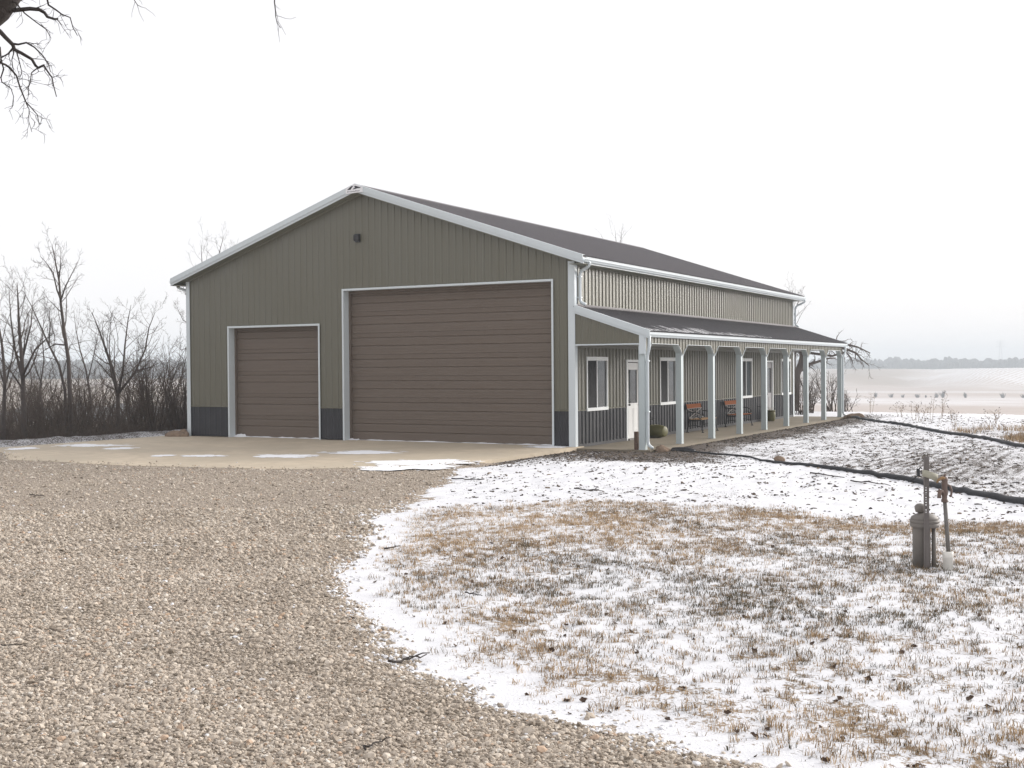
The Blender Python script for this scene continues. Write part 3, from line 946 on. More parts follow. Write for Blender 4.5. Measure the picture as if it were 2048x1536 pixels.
# corner trims (L shaped)
part('corner_trim', MAT['trim'], lambda b: b.prism([(-0.155, -0.040), (0.040, -0.040), (0.040, 0.115), (0.028, 0.115), (0.028, -0.028), (-0.155, -0.028)], 2, 0.0, 4.90))
part('corner_trim', MAT['trim'], lambda b: b.prism([(-W - .035, 0.115), (-W - 0.035, -0.035), (-W + 0.115, -0.035), (-W + .115, -0.022), (-W - .022, -0.022), (-W - .022, .115)], 2, 0.0, 4.92))
part('corner_trim', MAT['trim'], lambda b: b.prism([(0.022, L_ - .115), (0.035, L_ - .115), (0.035, L_ + .035), (-0.1, L_ + .035), (-.1, L_ + .022), (.022, L_ + .022)], 2, -0.03, 4.87))

# overhead doors: white jamb frame with sectional panels inside
DR = 0.27
def overhead(u0, u1, h, nsec, lines):
    x0, x1 = -u1, -u0
    fr = MB()
    fr.box(x0 - .045, x0 + .012, -0.042, -0.030, 0.0, h + .045)
    fr.box(x1 - .012, x1 + .045, -0.042, -0.030, 0.0, h + .045)
    fr.box(x0 + .012, x1 - .012, -0.042, -0.030, h - .012, h + .045)
    fr.box(x0 - .012, x0 + .012, -0.030, DR, 0.0, h)              # jamb returns
    fr.box(x1 - .012, x1 + .012, -0.030, DR, 0.0, h)
    fr.box(x0 + .012, x1 - .012, -0.030, DR, h - .012, h + .012)
    d = fr.build('overhead_door', MAT['trim'], barn)
    part('weather_seal', MAT['door_brown'], lambda b: (b.box(x0 + .013, x0 + .075, DR - .05, DR - .002, .003, h - .013), b.box(x1 - .075, x1 - .013, DR - .05, DR - .002, .003, h - .013), b.box(x0 + .075, x1 - .075, DR - .05, DR - .002, h - .085, h - .013)), d)
    sec = h / nsec
    for k in range(nsec):
        z0, z1 = k * sec + (0.008 if k == 0 else 0.0015), (k + 1) * sec - 0.0015
        if k == nsec - 1: z1 = h - 0.014
        b = MB()
        # profile in (y,z): flat boards parted by two pressed grooves, fine beads between
        prof = [(DR + .05, z0), (DR + .006, z0), (DR, z0 + .006)]
        last = z0 + .006
        for g_ in [z0 + (z1 - z0) * q for q in lines] + [None]:
            end = (g_ - .026) if g_ else z1 - .006
            for q in (1 / 3, 2 / 3):
                zz = last + (end - last) * q
                prof += [(DR, zz - .007), (DR + .0035, zz), (DR, zz + .007)]
            if g_:
                prof += [(DR, end), (DR + .004, g_ - .016), (DR + .019, g_ - .006), (DR + .019, g_ + .006), (DR + .004, g_ + .016), (DR, g_ + .026)]
                last = g_ + .026
        prof += [(DR, z1 - .006), (DR + .006, z1), (DR + .05, z1)]
        b.prism(prof, 0, x0 + .014, x1 - .014)
        b.build('door_panel', MAT['door_brown'], d)
    part('door_backing', MAT['joint'], lambda b: b.box(x0 + .014, x1 - .014, DR + .052, DR + .07, 0.004, h - .014), d)
    return d
dsm = overhead(SD[0], SD[1], SD[2], 5, (.5, .82)); dsm['label'] = 'smaller overhead door'
dbg = overhead(BD[0], BD[1], BD[2], 7, (.39, .77)); dbg['label'] = 'large overhead door'

# side windows
def side_window(y0, y1, z0=0.96, z1=2.31):
    f = MB()
    t = .042
    f.box(0.0, .052, y0 - .012, y1 + .012, z1 - .03, z1 + .075)           # head trim
    f.box(0.0, .046, y0 - .008, y0 + t, z0, z1 - .03)
    f.box(0.0, .046, y1 - t, y1 + .008, z0, z1 - .03)
    f.box(0.0, .056, y0 - .012, y1 + .012, z0 - .045, z0 + .04)
    ym = (y0 + y1) / 2
    f.box(-.01, .034, ym - .02, ym + .02, z0 + .04, z1 - .03)
    w = f.build('window', MAT['vinyl'], barn)
    part('pane', MAT['glass'], lambda b: b.box(-.012, .004, ym + .02, y1 - t, z0 + .04, z1 - .03), w)
    part('pane', MAT['glass'], lambda b: b.box(-.022, -.010, y0 + t, ym - .02, z0 + .04, z1 - .03), w)
    part('insect_screen', MAT['screen'], lambda b: b.box(.008, .013, y0 + t, ym - .02, z0 + .04, z1 - .03), w)
for a, c in WIN: side_window(a, c)

def entry(y0, y1, full):
    h = 2.22
    f = MB()
    f.box(-.03, .042, y0 - .05, y0 + .03, -.03, 2.24)
    f.box(-.03, .042, y1 - .03, y1 + .05, -.03, 2.24)
    f.box(-.03, .046, y0 - .06, y1 + .06, 2.24, 2.31)
    d = f.build('entry_door', MAT['vinyl'], barn)
    a, c = y0 + .032, y1 - .032
    ga, gb, za, zb = (a + .12, c - .12, 1.04, 2.02)
    leaf = MB()
    X0, X1 = -.045, -.004
    leaf.box(X0, X1, a, ga, 0.02, h); leaf.box(X0, X1, gb, c, 0.02, h)
    leaf.box(X0, X1, ga, gb, 0.02, za); leaf.box(X0, X1, ga, gb, zb, h)
    for (p, q, r_, s_) in ((ga - .02, gb + .02, za - .03, za), (ga - .02, gb + .02, zb, zb + .03)):
        leaf.box(X1, X1 + .012, p, q, r_, s_)
    leaf.box(X1, X1 + .012, ga - .02, ga, za, zb); leaf.box(X1, X1 + .012, gb, gb + .02, za, zb)
    for k in range(2):
        pa, pb = a + .11 + k * .40, a + .46 + k * .40
        for (zz0, zz1) in ((0.16, 0.90),):
            leaf.box(X1, X1 + .006, pa, pb, zz0, zz0 + .025); leaf.box(X1, X1 + .006, pa, pb, zz1 - .025, zz1)
            leaf.box(X1, X1 + .006, pa, pa + .025, zz0 + .025, zz1 - .025); leaf.box(X1, X1 + .006, pb - .025, pb, zz0 + .025, zz1 - .025)
    leaf.build('door_leaf', MAT['door_white' if y0 < 10 else 'door_shaded'], d)
    part('pane', MAT['glass'], lambda b: b.box(-.03, -.02, ga, gb, za, zb), d)
    k = MB(); k.lathe([(.03, 0), (.03, .012), (.014, .02), (.014, .045), (.03, .055), (.034, .075), (.022, .09)], (X1, a + .07, 1.0), 14, axis=0)
    k.build('door_knob', MAT['black'], d, True)
    k = MB(); k.lathe([(.027, 0), (.027, .014), (.018, .02)], (X1, a + .07, 1.14), 14, axis=0); k.build('deadbolt', MAT['black'], d, True)
    part('threshold', MAT['galv'], lambda b: b.box(-.04, .09, y0 + .03, y1 - .03, -.028, .015), d)
for a, c in DOORS: entry(a, c, True)

# ---- roofs
ry0, ry1 = -OHF - .01, L_ + OHF
lenR = math.hypot(EO + .02 - XR, (EO + .02 - XR) * SL)
ca = 1 / math.hypot(1, SL); sa = SL * ca
def roof_sheets(name, P0, slope_dir, N, v1, rib, mat=MAT['roof']):
    sheets(name, P0, (0, 1, 0), slope_dir, N, ry0, ry1, 0.0, v1, mat, (), rib)
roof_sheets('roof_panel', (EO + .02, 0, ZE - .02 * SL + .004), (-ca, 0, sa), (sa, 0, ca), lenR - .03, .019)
part('roof_deck', MAT['roof'], lambda b: b.prism([(EO, ZE - .035), (EO, ZE - .004), (XR, roof_z(XR) - .004), (-W - EO, ZE - .004), (-W - EO, ZE - .035), (XR, roof_z(XR) - .035)], 1, -OHF + .004, L_ + OHF - .01))
part('ridge_cap', MAT['roof'], lambda b: b.prism([(XR - .22, roof_z(XR) - .22 * SL + .024), (XR, roof_z(XR) + .038), (XR + .22, roof_z(XR) - .22 * SL + .024), (XR + .22, roof_z(XR) - .22 * SL + .017), (XR, roof_z(XR) + .028), (XR - .22, roof_z(XR) - .22 * SL + .017)], 1, ry0 - .02, ry1 + .01))
# rake: two stepped strips on each slope, plus the trim over the roof edge
def rake(xa, xb, name, y0, y1, d0, d1):
    za, zb = roof_z(xa), roof_z(xb)
    part(name, MAT['trim'], lambda b: b.prism([(xa, za - d1), (xb, zb - d1), (xb, zb - d0), (xa, za - d0)], 1, y0, y1))
for xa, xb in ((XR + .001, EO + .02), (-W - EO - .02, XR - .001)):
    def zx(x): return ZE + (EO - x) * SL if xa > XR else ZE + (x + W + EO) * SL
    za, zb = zx(xa), zx(xb)
    def strip(name, y0, y1, d0, d1, mat=MAT['trim']):
        part(name, mat, lambda b: b.prism([(xa, za - d1), (xb, zb - d1), (xb, zb - d0), (xa, za - d0)], 1, y0, y1))
    strip('rake_trim', -OHF - .035, -OHF - .012, -.026, .125)
    strip('rake_fascia', -OHF - .012, -OHF + .010, .118, .198)
    strip('rake_cap', -OHF - .035, -OHF + .10, -.034, -.0265)
    strip('gable_soffit', -OHF + .012, -.001, .187, .197, MAT['soffit'])
    strip('soffit_trim', -.030, -.003, .199, .245, MAT['soffit'])
# eave: fascia, soffit, gutters
def gutter_profile(x, z, s=1):
    return [(x, z), (x, z - .115), (x + s * .065, z - .118), (x + s * .085, z - .085), (x + s * .11, z - .055), (x + s * .115, z - .012), (x + s * .125, z - .010), (x + s * .125, z), (x + s * .108, z), (x + s * .105, z - .045), (x + s * .06, z - .1), (x + s * .012, z - .1), (x + s * .012, z)]
part('eave_fascia', MAT['trim'], lambda b: b.box(EO - .045, EO - .020, -OHF + .012, L_ + OHF - .012, 4.805, 4.965))
part('eave_soffit', MAT['soffit'], lambda b: b.box(0.005, EO - .046, -OHF + .012, L_ + OHF - .012, 4.80, 4.812))
part('gutter', MAT['trim'], lambda b: b.prism(gutter_profile(EO - .018, 4.962), 1, -OHF + .02, L_ + OHF))
part('eave_fascia', MAT['trim'], lambda b: b.box(-W - EO + .02, -W - EO + .045, -OHF + .012, L_ + OHF - .012, 4.805, 4.965))
part('eave_soffit', MAT['soffit'], lambda b: b.box(-W - EO + .046, -W - .005, -OHF + .012, L_ + OHF - .012, 4.80, 4.812))
part('gutter', MAT['trim'], lambda b: b.prism(gutter_profile(-W - EO + .018, 4.962, -1), 1, -OHF + .02, L_ + OHF))
part('frieze_trim', MAT['siding'], lambda b: b.box(0.0, .030, .115, L_ - .115, 4.77, 4.80))

def squash_tube(b, pts, w=.085, d=.06, sides=8):
    """downspout: rounded rectangular pipe along a path in any direction"""
    b.tube(pts, [w * .55] * len(pts), sides)
def curve(pts, n=5):
    """round the corners of a polyline"""
    pts = [np.array(p, float) for p in pts]
    out = [pts[0]]
    for a, p, c in zip(pts, pts[1:], pts[2:]):
        r1 = min(.12, np.linalg.norm(p - a) * .45); r2 = min(.12, np.linalg.norm(c - p) * .45)
        s_ = p + (a - p) / np.linalg.norm(a - p) * r1; e_ = p + (c - p) / np.linalg.norm(c - p) * r2
        for i in range(n + 1):
            t = i / n
            out.append((1 - t) ** 2 * s_ + 2 * t * (1 - t) * p + t * t * e_)
    out.append(pts[-1])
    return out
def spout(pts, bands=()):
    b = MB(); b.tube(curve(pts), .043, 8)
    o = b.build('downspout', MAT['trim'], barn, True)
    for p in bands:
        part('strap', MAT['trim'], lambda q: q.box(p[0] - .052, p[0] + .052, p[1] - .052, p[1] + .052, p[2] - .015, p[2] + .015), o)
    return o
spout([(.445, .02, 4.86), (.445, .02, 4.76), (.085, .19, 4.62), (.085, .19, 3.83), (.25, .19, 3.755)], [(.085, .19, 4.5), (.085, .19, 3.95)])
spout([(.445, 21.22, 4.86), (.445, 21.22, 4.76), (.075, 21.09, 4.58), (.075, 21.09, 3.80), (.22, 21.09, 3.74)])
spout([(-W - .445, .02, 4.86), (-W - .445, .02, 4.76), (-W - .085, .19, 4.62), (-W - .085, .19, .06), (-W - .25, .19, .03)])

# ---- porch
PX = 1.985
PS = 21.0137 / 8
PZT = 3.72                      # porch roof top at the wall
def pz(x): return PZT - x * SL
EX = 2.17                        # porch roof edge
plen = math.hypot(EX, EX * SL)
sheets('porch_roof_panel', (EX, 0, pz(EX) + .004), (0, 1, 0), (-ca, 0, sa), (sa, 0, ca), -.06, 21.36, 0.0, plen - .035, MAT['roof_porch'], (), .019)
part('porch_roof_deck', MAT['roof_porch'], lambda b: b.prism([(.004, pz(0) - .004), (EX - .015, pz(EX - .015) - .004), (EX - .015, pz(EX - .015) - .03), (.004, pz(0) - .03)], 1, -.045, 21.34))
part('wall_flashing', MAT['roof'], lambda b: b.prism([(.021, PZT + .06), (.027, PZT + .06), (.030, PZT + .02), (.14, PZT - .14 * SL + .032), (.14, PZT - .14 * SL + .026), (.021, PZT + .012)], 1, .125, 21.34))
for nm, yy0, yy1, d0, d1, xa in (('porch_rake_trim', -.090, -.066, -.028, .125, .037), ('porch_rake_fascia', -.066, -.040, .118, .185, .037), ('porch_rake_cap', -.090, .02, -.036, -.0285, .037)):
    part(nm, MAT['trim'], lambda b: b.prism([(xa, pz(xa) - d1), (EX + .005, pz(EX + .005) - d1), (EX + .005, pz(EX + .005) - d0), (xa, pz(xa) - d0)], 1, yy0, yy1))
part('porch_rake_trim', MAT['trim'], lambda b: b.prism([(.037, pz(.037) - .125), (EX + .005, pz(EX) - .125), (EX + .005, pz(EX) + .028), (.037, pz(.037) + .028)], 1, 21.365, 21.39))
# closed gable of the porch and beam
gab = sheet((0, -.012, 0), (1, 0, 0), (0, 0, 1), (0, -1, 0), .036, 1.86, 2.70, lambda u: pz(u) - .16, (), .012)
gab.build('porch_gable_panel', MAT['siding'], barn)
part('beam_trim', MAT['trim'], lambda b: b.box(.036, 1.865, -.040, .06, 2.672, 2.705))
part('porch_ceiling', MAT['ceiling'], lambda b: b.box(.022, PX - .03, .062, 21.2, 2.705, 2.72))
part('ceiling_trim', MAT['siding'], lambda b: b.box(.0195, .050, .116, 20.88, 2.62, 2.70))
# eave header skirt with a notch down each post, ribs vertical
def skirt_bottom(y):
    z = 2.70
    for i in range(9):
        d = abs(y - (PS * i + .08))
        if d < .36: z = min(z, 2.70 - .285 * min(1.0, (.36 - d) / .335))
    return z
brk = sorted(set([round(q, 4) for i in range(9) for q in (PS * i + .08 - .36, PS * i + .08 - .025, PS * i + .08 + .025, PS * i + .08 + .36)]))
y = .02
for i in range(8):
    ya, yb = max(.02, PS * i + .08), min(21.18, PS * (i + 1) + .08)
    b = MB()
    prof, H = rib_profile(ya, yb, .020)
    us = dict(prof)
    for q in brk:
        if ya < q < yb: us[q] = H(q)
    ul = sorted(us)
    for a, c in zip(ul, ul[1:]):
        b.add([(PX + .006 + us[a], a, skirt_bottom(a)), (PX + .006 + us[c], c, skirt_bottom(c)), (PX + .006 + us[c], c, 2.93), (PX + .006 + us[a], a, 2.93)], [(0, 1, 2, 3)])
    b.build('header_panel', MAT['siding'], barn)
    # white edge trim that follows the notches
    c0 = max(ya, .17)
    ys = [c0, PS * i + .08 + .025, PS * i + .08 + .36, PS * (i + 1) + .08 - .36, PS * (i + 1) + .08 - .025, yb]
    ys = [q for q in ys if c0 <= q <= yb]
    t, r2 = MB(), MB()
    for a, c in zip(ys, ys[1:]):
        if c - a < .002: continue
        za, zc = skirt_bottom(a), skirt_bottom(c)
        t.add([(PX - .012, a, za - .006), (PX - .012, c, zc - .006), (PX + .036, c, zc - .006), (PX + .036, a, za - .006), (PX - .012, a, za + .005), (PX - .012, c, zc + .005), (PX + .036, c, zc + .005), (PX + .036, a, za + .005)],
              [(0, 3, 2, 1), (4, 5, 6, 7), (0, 1, 5, 4), (1, 2, 6, 5), (2, 3, 7, 6), (3, 0, 4, 7)])
        # soffit return behind the edge
        r2.add([(PX - .013, a, za), (PX - .16, a, za), (PX - .16, c, zc), (PX - .013, c, zc), (PX - .013, a, za + .012), (PX - .16, a, za + .012), (PX - .16, c, zc + .012), (PX - .013, c, zc + .012)], [(0, 1, 2, 3), (7, 6, 5, 4), (1, 5, 6, 2)])
    t.build('header_trim', MAT['trim'], barn)
    r2.build('knee_brace', MAT['post'], barn)
part('porch_eave_fascia', MAT['trim'], lambda b: b.box(PX + .035, PX + .058, -.04, 21.36, 2.862, 2.985))
part('gutter', MAT['trim'], lambda b: b.prism(gutter_profile(PX + .060, 2.985), 1, -.03, 21.40))
part('porch_soffit', MAT['ceiling'], lambda b: b.box(PX + .0, PX + .034, -.02, 21.34, 2.935, 2.945))
def post_mesh():
    b = MB()
    b.prism([(-.16, 0), (0, 0), (0, .16), (-.16, .16)], 2, -.03, 2.71)
    # folded seams of the metal wrap and a base plate
    b.box(-.166, .006, -.006, .166, -.03, .012)
    b.box(-.004, .0035, -.0035, .018, .012, 2.42)
    b.box(-.004, .0035, .142, .1635, .012, 2.42)
    b.box(-.160, -.142, -.0035, -.0002, .012, 2.66)
    return b.mesh('porch_post', MAT['post'])
pm = post_mesh()
for i in range(9):
    o = bpy.data.objects.new('porch_post', pm)
    link(o, barn)
    o.location = (PX, PS * i, 0)
part('porch_corner_trim', MAT['trim'], lambda b: (b.box(1.868, 2.024, -.062, -.012, 2.44, 2.93), b.box(1.862, 2.03, -.068, -.010, 2.43, 2.44), b.box(1.99, 2.024, -.012, .03, 2.44, 2.86)))
spout([(2.10, .06, 2.88), (2.10, .06, 2.58), (2.035, .085, 2.40), (2.035, .085, .10), (2.18, .05, .015)], [(2.035, .085, 2.25), (2.035, .085, .95)])
spout([(2.10, 21.28, 2.88), (2.10, 21.28, 2.62), (2.04, 21.1, 2.45), (2.04, 21.1, .10), (2.18, 21.1, .02)])
# thin snow left on the lower porch roof, lying between the ribs
rs = random.Random(4)
b = MB()
for k in range(0, 92):
    y0 = k * PITCH
    amt = max(0.0, 1 - abs(y0 - 4.2) / 7.5) * rs.uniform(.3, 1.0)
    if amt < .10: continue
    for (ya, yb) in ((y0 + .034, y0 + .074), (y0 + .098, y0 + .130), (y0 + .154, y0 + .196)):
        if rs.random() < .25: continue
        v0 = rs.uniform(.0, .12); v1 = v0 + amt * rs.uniform(.25, 1.25)
        n_ = 5
        vv = []
        for i in range(n_ + 1):
            v_ = v0 + (v1 - v0) * i / n_
            w_ = rs.uniform(.5, 1.0) * (1 if i < n_ else .2)
            ym, hw = (ya + yb) / 2, (yb - ya) / 2 * w_
            base = np.array([EX, 0, pz(EX) + .004]) + np.array([-ca, 0, sa]) * v_ + np.array([sa, 0, ca]) * (.021 if i < n_ else .012)
            vv += [(base[0], ym - hw, base[2]), (base[0], ym + hw, base[2])]
        b.add(vv, [(2 * i, 2 * i + 1, 2 * i + 3, 2 * i + 2) for i in range(n_)])
o = b.build('roof_snow', MAT['snow'], barn)
o['kind'] = 'stuff'

# ---- wall lamp high in the gable, builder's plate at the peak
lamp = part('wall_light', MAT['black'], lambda b: (b.box(-7.07, -6.88, -.045, -.018, 5.80, 6.04), b.prism([(-.045, 5.83), (-.045, 6.03), (-.09, 6.03), (-.12, 5.99), (-.12, 5.86), (-.10, 5.83)], 0, -7.065, -6.885)), bevel=.006)
part('lens', MAT['lens'], lambda b: b.prism([(-.05, 5.815), (-.05, 5.828), (-.098, 5.828), (-.098, 5.815)], 0, -7.04, -6.91), lamp)
px0 = XR
zp = roof_z(XR)
plate = part('builder_plate', MAT['white'], lambda b: b.prism([(px0 - .30, zp - .245), (px0 + .30, zp - .225), (px0 + .30, zp - .075), (px0 + .02, zp + .018), (px0 - .02, zp + .018), (px0 - .30, zp - .085)], 1, -OHF - .050, -OHF - .036))
def flat(poly, y=-OHF - .053, t=.003):
    return lambda b: b.prism([(px0 + p, zp + q) for p, q in poly], 1, y, y + t)
part('emblem', MAT['ink'], flat([(-.245, -.135), (-.15, -.065), (-.085, -.030), (-.02, -.030), (-.075, -.075), (-.125, -.135)]), plate)
part('emblem', MAT['ink'], flat([(.01, -.032), (.075, -.035), (.13, -.06), (.245, -.085), (.20, -.108), (.12, -.108), (.06, -.120), (-.05, -.135), (-.01, -.10), (.035, -.085)]), plate)
letters = MB()
xx = -.235
for w_, z0, z1 in ((.016, -.205, -.165), (.03, -.198, -.178), (.03, -.198, -.178), (.03, -.198, -.178), (.03, -.198, -.178), (.02, -.200, -.170), (.03, -.195, -.175), (.012, -.198, -.150), (.03, -.190, -.170), (.022, -.200, -.172), (.03, -.188, -.168)):
    letters.prism([(px0 + xx, zp + z0), (px0 + xx + w_, zp + z0 + .001), (px0 + xx + w_ * .9, zp + z1), (px0 + xx + .002, zp + z1 - .004)], 1, -OHF - .053, -OHF - .050)
    xx += w_ + .015
letters.build('lettering', MAT['ink'], plate)
# snow blown against the foot of the doors
def drift(x0, x1, y, seed, hgt=.03, wid=.10):
    rr = random.Random(seed); b = MB(); n_ = max(6, int((x1 - x0) / .18)); vv = []
    for i in range(n_ + 1):
        xq = x0 + (x1 - x0) * i / n_
        k = rr.uniform(.15, 1.0)
        vv += [(xq, y + .001, .004 + hgt * k), (xq, y - wid * .4 * k, .004 + hgt * .45 * k), (xq, y - wid * k, .0045)]
    b.add(vv, [q for i in range(n_) for q in ((3 * i, 3 * i + 1, 3 * i + 4, 3 * i + 3), (3 * i + 1, 3 * i + 2, 3 * i + 5, 3 * i + 4))])
    o = b.build('snow_drift', MAT['snow'], None, True)
    return tag(o, kind='stuff')
drift(-SD[1] + .02, -SD[0] - .02, DR - .004, 1, .035, .10)
drift(-BD[1] + .02, -BD[0] - .02, DR - .004, 2, .028, .09)
drift(-SD[1] + .02, -SD[1] + .45, DR - .03, 5, .10, .22)
drift(-BD[1] + .02, -BD[1] + .35, DR - .03, 6, .06, .18)
# ================================================================== snow patches on the apron
def patch_obj(cx, cy, rx, ry, rot, seed, z=.004):
    rr = np.random.default_rng(seed); b = MB()
    n_ = 90
    t = np.linspace(0, 2 * np.pi, n_, endpoint=False)
    def blob(ox, oy, ax, ay, jag):
        k = 1 + jag * (np.array([vnoise(np.array([math.cos(a) * 2.2 + seed * 3.1]), np.array([math.sin(a) * 2.2 + ox]), seed)[0] for a in t]) - .5) * 2 + rr.normal(0, .05, n_)
        px_, py_ = np.cos(t) * ax * k, np.sin(t) * ay * k
        c, s_ = math.cos(rot), math.sin(rot)
        xs, ys = cx + ox + px_ * c - py_ * s_, cy + oy + px_ * s_ + py_ * c
        mx, my = cx + ox, cy + oy
        vv = [(x_, y_, z) for x_, y_ in zip(xs, ys)] + [(mx + (x_ - mx) * .8, my + (y_ - my) * .8, z + .007) for x_, y_ in zip(xs, ys)] + [(mx, my, z + .010)]
        ff = [(i, (i + 1) % n_, n_ + (i + 1) % n_, n_ + i) for i in range(n_)] + [(n_ + i, n_ + (i + 1) % n_, 2 * n_) for i in range(n_)]
        b.add(vv, ff)
    blob(0, 0, rx, ry, .45)
    c, s_ = math.cos(rot), math.sin(rot)
    for k in range(26):
        a = rr.uniform(0, 2 * np.pi); q = rr.uniform(.75, 1.35)
        sz = rr.uniform(.02, .11)
        ex, ey = math.cos(a) * rx * q, math.sin(a) * ry * q
        xx_, yy_ = cx + ex * c - ey * s_, cy + ex * s_ + ey * c
        m_ = 9
        vv = [(xx_ + math.cos(2 * np.pi * i / m_) * sz * rr.uniform(.7, 2.2), yy_ + math.sin(2 * np.pi * i / m_) * sz * rr.uniform(.5, 1.2), z + .002) for i in range(m_)]
        b.add(vv + [(xx_, yy_, z + .006)], [(i, (i + 1) % m_, m_) for i in range(m_)])
    o = b.build('snow_patch', MAT['snow'], None, True)
    return tag(o, kind='stuff')
def patch_px(x0, x1, y0, y1, seed, f=1.0):
    """a patch whose outline covers this stretch of the slab"""
    a, c = gp(x0, (y0 + y1) / 2), gp(x1, (y0 + y1) / 2); f *= .8
    n0, n1 = gp((x0 + x1) / 2, y1), gp((x0 + x1) / 2, y0)
    m_ = (a + c) / 2
    rot = math.atan2(c[1] - a[1], c[0] - a[0])
    perp = abs(-(n1 - n0)[0] * math.sin(rot) + (n1 - n0)[1] * math.cos(rot))
    patch_obj(m_[0], m_[1], np.linalg.norm(c - a) / 2 * .95, perp / 2 * f, rot, seed)
for i, q in enumerate(((660, 795, 901, 908), (735, 945, 918, 930), (715, 905, 929, 941), (510, 635, 908, 916), (370, 440, 910, 914), (1060, 1135, 891, 896), (115, 245, 888, 894), (215, 262, 895, 899), (310, 340, 910, 913), (22, 66, 895, 900), (340, 372, 868, 872))):
    patch_px(*q, 11 + i)

# ================================================================== things round the porch
def bench_at(x, y):
    t = empty('garden_bench', (x, y, -.03), 0)
    return t
def bench_parts(t, seatmat):
    Wd = 1.40
    def side(yy):
        b = MB()
        # cast iron end: rear leg + back upright, front leg, arm with scroll, seat rail
        b.tube([(.02, yy, 0), (.06, yy, .2), (.09, yy, .40), (.045, yy, .62), (-.01, yy, .88)], [.020, .017, .020, .017, .014], 6)
        b.tube([(.56, yy, 0), (.535, yy, .1), (.50, yy, .25), (.50, yy, .38)], [.022, .017, .017, .020], 6)
        b.tube([(.09, yy, .39), (.30, yy, .375), (.50, yy, .40)], .018, 6)
        b.tube([(.035, yy, .66), (.20, yy, .655), (.40, yy, .63), (.50, yy, .57), (.52, yy, .50), (.47, yy, .46), (.43, yy, .50)], .015, 6)
        b.tube([(.50, yy, .38), (.44, yy, .46), (.36, yy, .52), (.26, yy, .50), (.24, yy, .42)], .010, 5)
        b.tube([(.08, yy, .20), (.28, yy, .24), (.52, yy, .18)], .011, 5)
        b.box(-.01, .09, yy - .018, yy + .018, 0, .02); b.box(.52, .60, yy - .018, yy + .018, 0, .02)
        b.build('end_frame', MAT['black'], t)
    side(0.0); side(Wd)
    for k in range(5):
        xx = .10 + k * .092
        b = MB(); b.box(xx, xx + .07, -.01, Wd + .01, .415 - .012 * abs(k - 2) * 0 , .437)
        b.build('seat_slat', seatmat, t, bevel=.004)
    b = MB(); b.add([(-.012, .03, .77), (.012, .03, .77), (.012, Wd - .03, .77), (-.012, Wd - .03, .77), (-.034, .03, .905), (-.010, .03, .905), (-.010, Wd - .03, .905), (-.034, Wd - .03, .905)],
                    [(0, 3, 2, 1), (4, 5, 6, 7), (0, 1, 5, 4), (1, 2, 6, 5), (2, 3, 7, 6), (3, 0, 4, 7)])
    b.build('back_slat', MAT['wood'], t, bevel=.004)
    b = MB()
    b.tube([(.02, .04, .755), (.04, Wd / 2, .60), (.085, Wd - .04, .46)], .013, 6)
    b.tube([(.02, Wd - .04, .755), (.042, Wd / 2, .605), (.085, .04, .46)], .013, 6)
    b.tube([(.018, .02, .762), (.018, Wd - .02, .762)], .010, 6)
    b.tube([(.085, .02, .455), (.085, Wd - .02, .455)], .010, 6)
    for k in range(16):
        a = 2 * math.pi * k / 16; a2 = 2 * math.pi * (k + 1) / 16
        b.tube([(.04, Wd / 2 + .12 * math.cos(a), .605 + .10 * math.sin(a)), (.04, Wd / 2 + .12 * math.cos(a2), .605 + .10 * math.sin(a2))], .008, 5, cap=False)
    b.build('back_lattice', MAT['casing'], t)
G = 'iron and wood benches along the porch wall'
b1 = bench_at(.12, 8.0); bench_parts(b1, MAT['wood_tan'])
tag(b1, 'black iron garden bench with orange top slat and pale tan seat slats', 'bench', G)
b2 = bench_at(.12, 11.78); bench_parts(b2, MAT['wood'])
tag(b2, 'black iron garden bench with orange back slat and reddish orange seat', 'bench', G)

# olive pot lying on its side, and one standing by the far door
def pot_profile(r=.19, h=.46):
    return [(r * .70, 0), (r * .78, .01), (r * .96, h * .30), (r * 1.02, h * .55), (r * .96, h * .80), (r * .86, h * .89), (r * .98, h * .91), (r * 1.0, h), (r * .86, h), (r * .80, h * .9), (r * .80, h * .5), (r * .1, h * .1)]
p = empty('tipped_pot', (.36, 5.05, .165), R(165))
tag(p, 'olive green round pot lying tipped on its side on the porch floor', 'pot')
b = MB(); b.lathe(pot_profile(.195, .50), (-.22, 0, 0), 24, axis=0); b.build('pot_body', MAT['pot'], p, True)
b = MB(); b.lathe([(.197, .36), (.203, .365), (.203, .385), (.197, .39)], (-.22, 0, 0), 24, axis=0); b.build('pot_band', MAT['pot'], p, True)
p = empty('standing_pot', (.34, 16.62, -.03))
tag(p, 'tall olive pot standing beside the far porch door', 'pot')
b = MB(); b.lathe(pot_profile(.17, .42), (0, 0, 0), 22); b.build('pot_body', MAT['pot'], p, True)
b = MB(); b.lathe([(.13, .33), (.12, .37), (.05, .385)], (0, 0, 0), 14); b.build('potting_soil', MAT['log'], p, True)
b = MB()
rr = random.Random(2)
for k in range(26):
    a, l = rr.uniform(0, 6.28), rr.uniform(.06, .20)
    b.tube([(rr.uniform(-.07, .07), rr.uniform(-.07, .07), .37), (math.cos(a) * l * .5, math.sin(a) * l * .5, .37 + l * .8), (math.cos(a) * l, math.sin(a) * l, .37 + l * .9)], [.006, .005, .003], 4)
b.build('dead_plant', MAT['pvc'], p)

